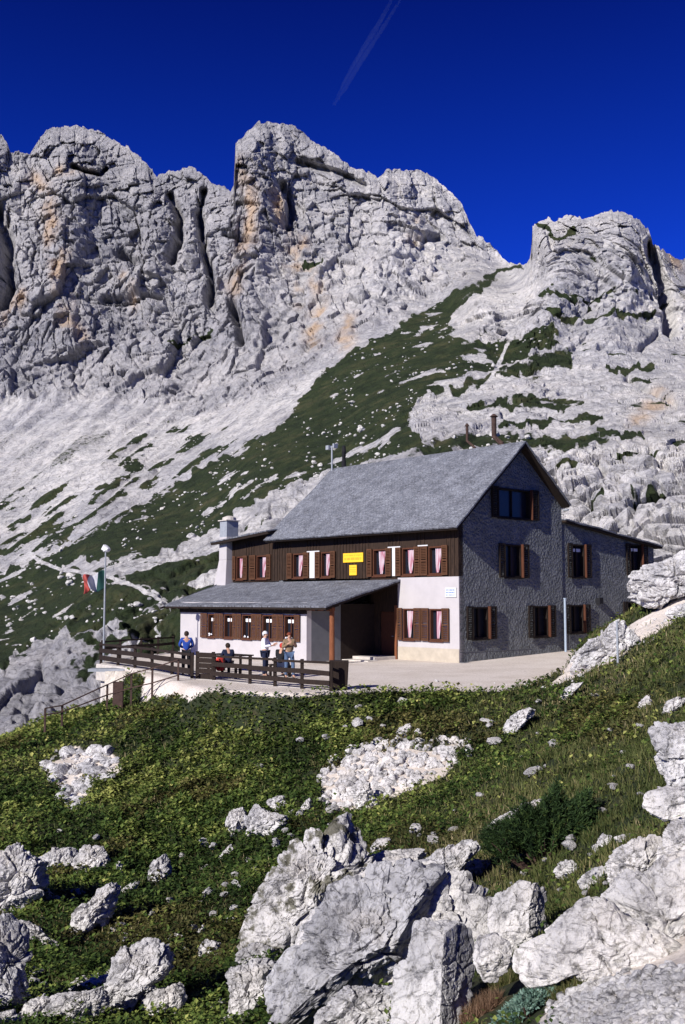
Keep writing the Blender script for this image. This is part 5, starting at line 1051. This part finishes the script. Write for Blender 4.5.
# countable small stones in the grass
small = [(262,960),(128,915),(140,940),(206,872),(455,815),(470,760),(610,735),(640,730),(596,700),(345,730),(300,745),(140,800),(260,770),(96,842),(60,835),(182,860),(520,760),(545,770),(434,838),(500,850),(590,860),(606,890),(30,880),(60,905),(200,905),(285,835),(330,830),(170,905),(212,925),(226,890),(120,930),(480,800),(550,745),(660,775),(640,800),(228,955),(560,895),(585,900),(455,865),(420,840)]
st_v = [npmesh("stone", stone_shape(3, 500 + k, (1, .9, .7))[0], ICO[3][1], M['stone']) for k in range(4)]
for k, (x, y) in enumerate(small):
    o = st_v[k] if k < 4 else st_v[k % 4].copy()
    if k >= 4: COL.objects.link(o)
    D_ = hit(x, y); p = at(x, y, D_); s = random.uniform(2.2, 4.5) * D_ / F; o.location = tuple(p + np.array([0, 0, s * .7 + .05])); o.scale = (s * random.uniform(.8, 1.4), s, s * random.uniform(.8, 1.1)); o.rotation_euler = (random.uniform(-.3, .3), random.uniform(-.3, .3), random.uniform(0, 6))
    tag(o, "small loose white stone half sunk in the grass of the near slope", "stone", "small stones in the grass")

# ------------------------------------------------------------------ vegetation
def leaf_quads(pos, size, nrm_tilt, rs, length=1.0, width=.5):
    n = len(pos); az = rs.uniform(0, 2 * np.pi, n); el = rs.uniform(-.2, 1.1, n) * nrm_tilt
    d = np.stack([np.cos(az) * np.cos(el), np.sin(az) * np.cos(el), np.sin(el)], 1); s = np.cross(d, [0, 0, 1.]); s /= np.linalg.norm(s, axis=1)[:, None] + 1e-9
    up = np.cross(s, d); L = (size * length)[:, None]; Wd = (size * width)[:, None]
    a = pos; b = pos + d * L * .5 + s * Wd * .5 + up * L * .08; c = pos + d * L; e = pos + d * L * .5 - s * Wd * .5 + up * L * .08
    V = np.stack([a, b, c, e], 1).reshape(-1, 3); Fc = np.arange(4 * n).reshape(n, 4); return V, Fc
def blades(pos, length, width, lean, rs):
    n = len(pos); az = rs.uniform(0, 2 * np.pi, n); ln = rs.uniform(.1, 1, n) * lean
    d = np.stack([np.cos(az) * np.sin(ln), np.sin(az) * np.sin(ln), np.cos(ln)], 1); a2 = rs.uniform(0, 6.28, n); s = np.stack([np.cos(a2), np.sin(a2), 0 * a2], 1) * (width / 2)[:, None]
    L = length[:, None]; droop = np.stack([0 * ln, 0 * ln, -.25 * ln * length], 1)
    V = np.stack([pos - s, pos + s, pos + d * L * .6 + s * .6, pos + d * L * .6 - s * .6, ], 1); tip = pos + d * L + droop
    V = np.concatenate([V, tip[:, None]], 1).reshape(-1, 3); b = np.arange(n)[:, None] * 5
    T = np.concatenate([b + [0, 1, 2], b + [0, 2, 3], b + [3, 2, 4]], 1).reshape(-1, 3); return V, T
rs = np.random.RandomState(77)
def sample(n, r0, r1, half=.62):
    n = int(n * 1.5)
    r = r0 * (r1 / r0) ** rs.uniform(0, 1, n); a = rs.uniform(-half, half, n); x = r * np.sin(a); y = r * np.cos(a)
    return x, y
rock_px = [np.array(p, float) for p, _, k in ROCKS]
def veg_points(n, r0, r1):
    x, y = sample(n, r0, r1); n = len(x); z = gz(x, y); g_ = bil(gx, gy, gm, x, y); px, py = project(np.stack([x, y, z], 1))
    k = (rs.uniform(0, 1, n) > g_ * 1.25) & (y > 2.5) & (py > 300) & ~((py > 990) & (px > 560)) & (y < 60) & (((px - 530) / 62) ** 2 + ((py - 1000) / 42) ** 2 > 1)
    return x[k], y[k], z[k], px[k], py[k]
M['herb'] = foliage_mat("herb_leaves", [(0, (.020, .038, .010)), (.3, (.055, .095, .022)), (.55, (.135, .18, .042)), (.8, (.26, .29, .08)), (1, (.50, .48, .16))])
M['grass'] = foliage_mat("grass_blades", [(0, (.036, .048, .015)), (.3, (.075, .092, .030)), (.6, (.135, .135, .052)), (.85, (.22, .18, .095)), (1, (.38, .31, .19))], .2)
# herbs
x, y, z, px, py = veg_points(640000, 6, 56); x2, y2, z2, px2, py2 = veg_points(130000, 25, 44); x, y, z, px, py = [np.concatenate(q) for q in ((x, x2), (y, y2), (z, z2), (px, px2), (py, py2))]
hz = fbm(np.stack([x / 2.6, y / 2.6, 0 * x], 1), 4, 201); cl = fbm(np.stack([x / .55, y / .55, 0 * x], 1), 3, 205)
pref = sstep(560, 330, px + hz * 160 + (py - 850) * .35) ; pref = np.maximum(pref, .10) * (.45 + .55 * sstep(-.25, .15, fbm(np.stack([x / 6, y / 6, 0 * x + 2], 1), 3, 261)))
pref = np.where((px > 560) & (px < 640) & (py > 700) & (py < 745), .75, pref)
k = (rs.uniform(0, 1, len(x)) < pref * (.35 + 1.5 * np.clip(cl + .25, 0, 1))) 
x, y, z, hz, cl, px, py = x[k], y[k], z[k], hz[k], cl[k], px[k], py[k]; r = np.hypot(x, y)
h = rs.uniform(0, 1, len(x)) * (.10 + .45 * np.clip(cl + .2, 0, .8)); sz = (.014 + .0031 * r) * rs.uniform(.6, 1.5, len(x))
h = h * (1 - .75 * ((px > 90) & (px < 215) & (py < 712)))
V, Fc = leaf_quads(np.stack([x, y, z + h], 1), sz, .8, rs, 1.0, .75)
c = np.clip(.40 + hz * 1.1 + cl * .5 + h * .5 + rs.normal(0, .17, len(x)) - .24 * sstep(760, 900, py), 0, .9)
br = fbm(np.stack([x / 4.5, y / 4.5, 0 * x + 5], 1), 4, 251) + .15 * hz; kb = (br > .12) & (rs.uniform(0, 1, len(x)) < .75)
yf = (fbm(np.stack([x / 1.6, y / 1.6, 0 * x], 1), 2, 221) > .22) & (rs.uniform(0, 1, len(x)) < .10) & (py < 800); c = np.where(yf, 1.0, c)
tag(npmesh("undergrowth", V, Fc, M['herb'], face_attrs={"c": c, "b": np.where(kb, 1.0, 0.0)}), "leafy green herbs covering the bank below the hut", kind="stuff")
# grass
x, y, z, px, py = veg_points(640000, 4, 56)
hz = fbm(np.stack([x / 3.2, y / 3.2, 0 * x], 1), 4, 231); cl = fbm(np.stack([x / .4, y / .4, 0 * x], 1), 3, 235)
k = rs.uniform(0, 1, len(x)) < (.25 + 1.6 * np.clip(cl + .3, 0, 1)) * (.45 + .55 * sstep(250, 480, px + hz * 120))
x, y, z, hz, cl, px, py = x[k], y[k], z[k], hz[k], cl[k], px[k], py[k]; r = np.hypot(x, y)
V, T = blades(np.stack([x, y, z - .02], 1), (.42 + .58 * sstep(7, 22, r)) * (.12 + .22 * np.clip(cl + .3, 0, 1)) * rs.uniform(.6, 1.4, len(x)), (.004 + .0009 * r) * rs.uniform(.7, 1.3, len(x)), .9, rs)
c = np.clip(.42 + hz * .9 + rs.normal(0, .2, len(x)), 0, 1)
tag(npmesh("grass", V, T, M['grass'], face_attrs={"c": np.repeat(c, 3)}), "short green and straw coloured mountain grass on the near slope", kind="stuff")

def shoots(name, c_px, size, D, n, mat, label, cat, leaf_len, leaf_w, per, up=.75, seed=1, spread_=1.0, stem=None, flatn=1.0):
    """a shrub: a stem mesh and foliage of many shoots"""
    rs_ = np.random.RandomState(seed); base_ = at(c_px[0], c_px[1], D); base_[2] = gz(base_[0], base_[1]); r = empty(name, tuple(base_)); W_, H_ = size
    a = rs_.uniform(0, 6.28, n); rr = np.sqrt(rs_.uniform(0, 1, n)); bx = np.cos(a) * rr * W_ / 2; by = np.sin(a) * rr * W_ / 2 * .38
    ht = H_ * (.45 + .55 * np.sqrt(np.clip(1 - rr ** 2, 0, 1))) * rs_.uniform(.6, 1.1, n) * (1 + .9 * fbm(np.stack([bx * 2.6, by * 2.2, 0 * bx], 1), 2, seed))
    gzl = (gz(bx + base_[0], by + base_[1]) - base_[2]) * flatn
    P = []; Dn = []; 
    for i in range(n):
        tip = np.array([bx[i], by[i], gzl[i] + ht[i]]); d = np.array([bx[i] * spread_, by[i] * spread_, H_ * up]); d += rs_.normal(0, .15 * H_, 3); d /= np.linalg.norm(d)
        L_ = H_ * rs_.uniform(.25, .5); tpos = rs_.uniform(0, 1, per)
        P.append(tip - d * L_ * tpos[:, None]); Dn.append(np.repeat(d[None], per, 0))
    P = np.concatenate(P); Dn = np.concatenate(Dn); m_ = len(P); rd = rs_.normal(size=(m_, 3)); d = Dn * .8 + rd * .55; d /= np.linalg.norm(d, axis=1)[:, None]
    s = np.cross(d, rs_.normal(size=(m_, 3))); s /= np.linalg.norm(s, axis=1)[:, None]; L_ = leaf_len * rs_.uniform(.6, 1.2, m_)[:, None]
    V = np.stack([P, P + d * L_ * .5 + s * leaf_w, P + d * L_, P + d * L_ * .5 - s * leaf_w], 1).reshape(-1, 3)
    c = np.clip(.45 + rs_.normal(0, .2, m_) + np.repeat(rs_.normal(0, .15, n), per), 0, 1)
    npmesh("foliage", V, np.arange(4 * m_).reshape(-1, 4), mat, r, face_attrs={"c": c})
    sm_ = MB()
    for i in range(0, n, max(1, n // 26)): sm_.tube([(bx[i] * .2, by[i] * .2, gzl[i] - .1), (bx[i] * .7, by[i] * .7, gzl[i] + ht[i] * .4), (bx[i], by[i], gzl[i] + ht[i] * .85)], [.02, .014, .006], 5)
    sm_.build("stem", M['rust'] if stem is None else stem, r); tag(r, label, cat); return r
M['pine'] = foliage_mat("pine_needles", [(0, (.008, .018, .008)), (.5, (.028, .055, .018)), (.85, (.06, .10, .03)), (1, (.11, .14, .04))], .1)
M['silver'] = foliage_mat("silver_leaves", [(0, (.08, .14, .12)), (.5, (.17, .27, .23)), (1, (.30, .40, .35))], .15)
M['dry'] = foliage_mat("dry_grass_blades", [(0, (.10, .055, .035)), (.5, (.22, .13, .09)), (1, (.38, .26, .18))], .2)
D_ = hit(548, 868); shoots("dwarf_pine", (545, 850), (1.95, .85), D_ + .5, 900, M['pine'], "dark green dwarf mountain pine bush on the slope at the right", "shrub", .085, .006, 60, seed=3, flatn=.3)
D_ = hit(530, 1004); shoots("silver_plant", (530, 1000), (.68, .20), D_ - .45, 620, M['silver'], "silvery blue green cushion plant among the gravel at the bottom right", "plant", .045, .009, 14, seed=4, spread_=1.6)
def tuft(px, py, W_, H_, n, mat, label, seed, dd=0.0):
    rs_ = np.random.RandomState(seed); D_ = hit(px, py) + dd; b_ = at(px, py, D_); b_[2] = gz(b_[0], b_[1]); a = rs_.uniform(0, 6.28, n); rr = np.sqrt(rs_.uniform(0, 1, n)) * W_ / 2
    P = np.stack([np.cos(a) * rr, np.sin(a) * rr * .7, 0 * a], 1); P[:, 2] = gz(P[:, 0] + b_[0], P[:, 1] + b_[1]) - b_[2] - .01
    V, T = blades(P, H_ * rs_.uniform(.5, 1.2, n), np.full(n, .006), 1.1, rs_); c = np.clip(rs_.normal(.45, .25, n), 0, 1)
    o = npmesh("grass_tuft", V, T, mat, face_attrs={"c": np.repeat(c, 3)}); o.location = tuple(b_); tag(o, label, "grass tuft")
tuft(575, 985, .45, .16, 2200, M['grass'], "brownish green grass tuft at the foot of the whale backed slab", 5)
tuft(628, 922, .9, .16, 3000, M['dry'], "reddish dry grass tuft on top of the whale backed slab", 6)
tuft(478, 1012, .4, .15, 2200, M['dry'], "dry reddish tuft between the sharp edged block and the silvery plant", 7)
tuft(500, 985, .35, .14, 1500, M['grass'], "green grass tuft under the round grey white boulder", 8)
tuft(672, 905, .7, .14, 1800, M['grass'], "green grass tuft at the right edge above the gravel", 9)

# ------------------------------------------------------------------ contrail high in the sky
cpx = [(333, 107), (342, 90), (352, 70), (366, 45), (382, 18), (398, -12)]
V = []; Fc = []
for s_i, (wpx, offx) in enumerate(((3.6, 0), (3.2, 9))):
    pts_ = [(x + offx * (i / 5.0), y) for i, (x, y) in enumerate(cpx)]; base_i = len(V); nseg = 40
    for k_ in range(nseg + 1):
        t_ = k_ / nseg * (len(pts_) - 1); i = min(int(t_), len(pts_) - 2); fr_ = t_ - i; x = pts_[i][0] * (1 - fr_) + pts_[i + 1][0] * fr_; y = pts_[i][1] * (1 - fr_) + pts_[i + 1][1] * fr_
        p = at(x, y, 9000.); w = 1.5 * (wpx * math.sin(math.pi * min(1, .12 + k_ / nseg * .8)) + .6) * 9000 / F * (1 + .3 * mnoise.noise(Vector((k_ * .3, s_i, 0))))
        for q in range(10):
            a = 2 * math.pi * q / 10; V.append((p[0] + math.cos(a) * w * .85, p[1] + math.sin(a) * w, p[2] + math.cos(a) * w * .5))
    for k_ in range(nseg):
        for q in range(10): q2 = (q + 1) % 10; Fc.append((base_i + k_ * 10 + q, base_i + k_ * 10 + q2, base_i + (k_ + 1) * 10 + q2, base_i + (k_ + 1) * 10 + q))
co = npmesh("contrail", V, Fc, None or M['white'], smooth=True); co.data.materials.clear()
t = NT("contrail_vapour"); t.t.nodes.remove(t.b); vol = t.n('ShaderNodeVolumePrincipled'); vol.inputs['Color'].default_value = (.6, .8, 1, 1); vol.inputs['Density'].default_value = .0003; t.l(vol.outputs[0], t.out.inputs['Volume']); co.data.materials.append(t.m)
tag(co, "faint white contrail crossing the deep blue sky", kind="stuff")

# ------------------------------------------------------------------ light
SE = math.radians(29.5); sxy = np.array([-.645, -.764]); sxy /= np.linalg.norm(sxy)
sdir = Vector((sxy[0] * math.cos(SE), sxy[1] * math.cos(SE), math.sin(SE)))
sl = bpy.data.lights.new("sun", 'SUN'); sl.energy = 5.0; sl.angle = math.radians(.53); sl.color = (1.0, .955, .90)
so = bpy.data.objects.new("sun", sl); link(so); so.rotation_euler = sdir.to_track_quat('Z', 'Y').to_euler()
w = bpy.data.worlds.new("World"); scene.world = w; w.use_nodes = True; nt = w.node_tree; bg = nt.nodes["Background"]
sky = nt.nodes.new('ShaderNodeTexSky'); sky.sky_type = 'NISHITA'; sky.sun_disc = False; sky.sun_elevation = SE; sky.sun_rotation = math.atan2(sdir.x, sdir.y); sky.altitude = 2800; sky.air_density = 1.0; sky.dust_density = 0.0; sky.ozone_density = 3.0
gm_ = nt.nodes.new('ShaderNodeMix'); gm_.data_type = 'RGBA'; gm_.blend_type = 'MULTIPLY'; gm_.inputs[0].default_value = 1; tcw = nt.nodes.new('ShaderNodeTexCoord'); spx = nt.nodes.new('ShaderNodeSeparateXYZ'); nt.links.new(tcw.outputs['Generated'], spx.inputs[0])
crw = nt.nodes.new('ShaderNodeValToRGB'); nt.links.new(spx.outputs['Z'], crw.inputs[0]); e3_ = crw.color_ramp.elements.new(.85); e3_.color = (.014, .048, .36, 1); e4_ = crw.color_ramp.elements.new(.02); e4_.color = (.30, .50, 1.25, 1)
crw.color_ramp.elements[0].position = .0; crw.color_ramp.elements[0].color = (.30, .50, 1.25, 1)
for q_, (p_2, c_2) in zip(list(crw.color_ramp.elements), ((.0, (.32, .52, 1.25, 1)), (.25, (.045, .235, 1.40, 1)), (.55, (.013, .058, .56, 1)), (.9, (.010, .040, .34, 1)))): q_.position = p_2; q_.color = c_2
nt.links.new(crw.outputs[0], gm_.inputs[7])
nt.links.new(sky.outputs[0], gm_.inputs[6]); nt.links.new(gm_.outputs[2], bg.inputs['Color']); bg.inputs['Strength'].default_value = .08
scene.view_settings.view_transform = 'Standard'; scene.view_settings.look = 'None'; scene.view_settings.exposure = .40; scene.view_settings.gamma = 1; scene.view_settings.use_curve_mapping = False
scene.cycles.max_bounces = 5; scene.cycles.diffuse_bounces = 3; scene.cycles.volume_bounces = 0; scene.cycles.volume_max_steps = 32
scene.cycles.use_denoising = True
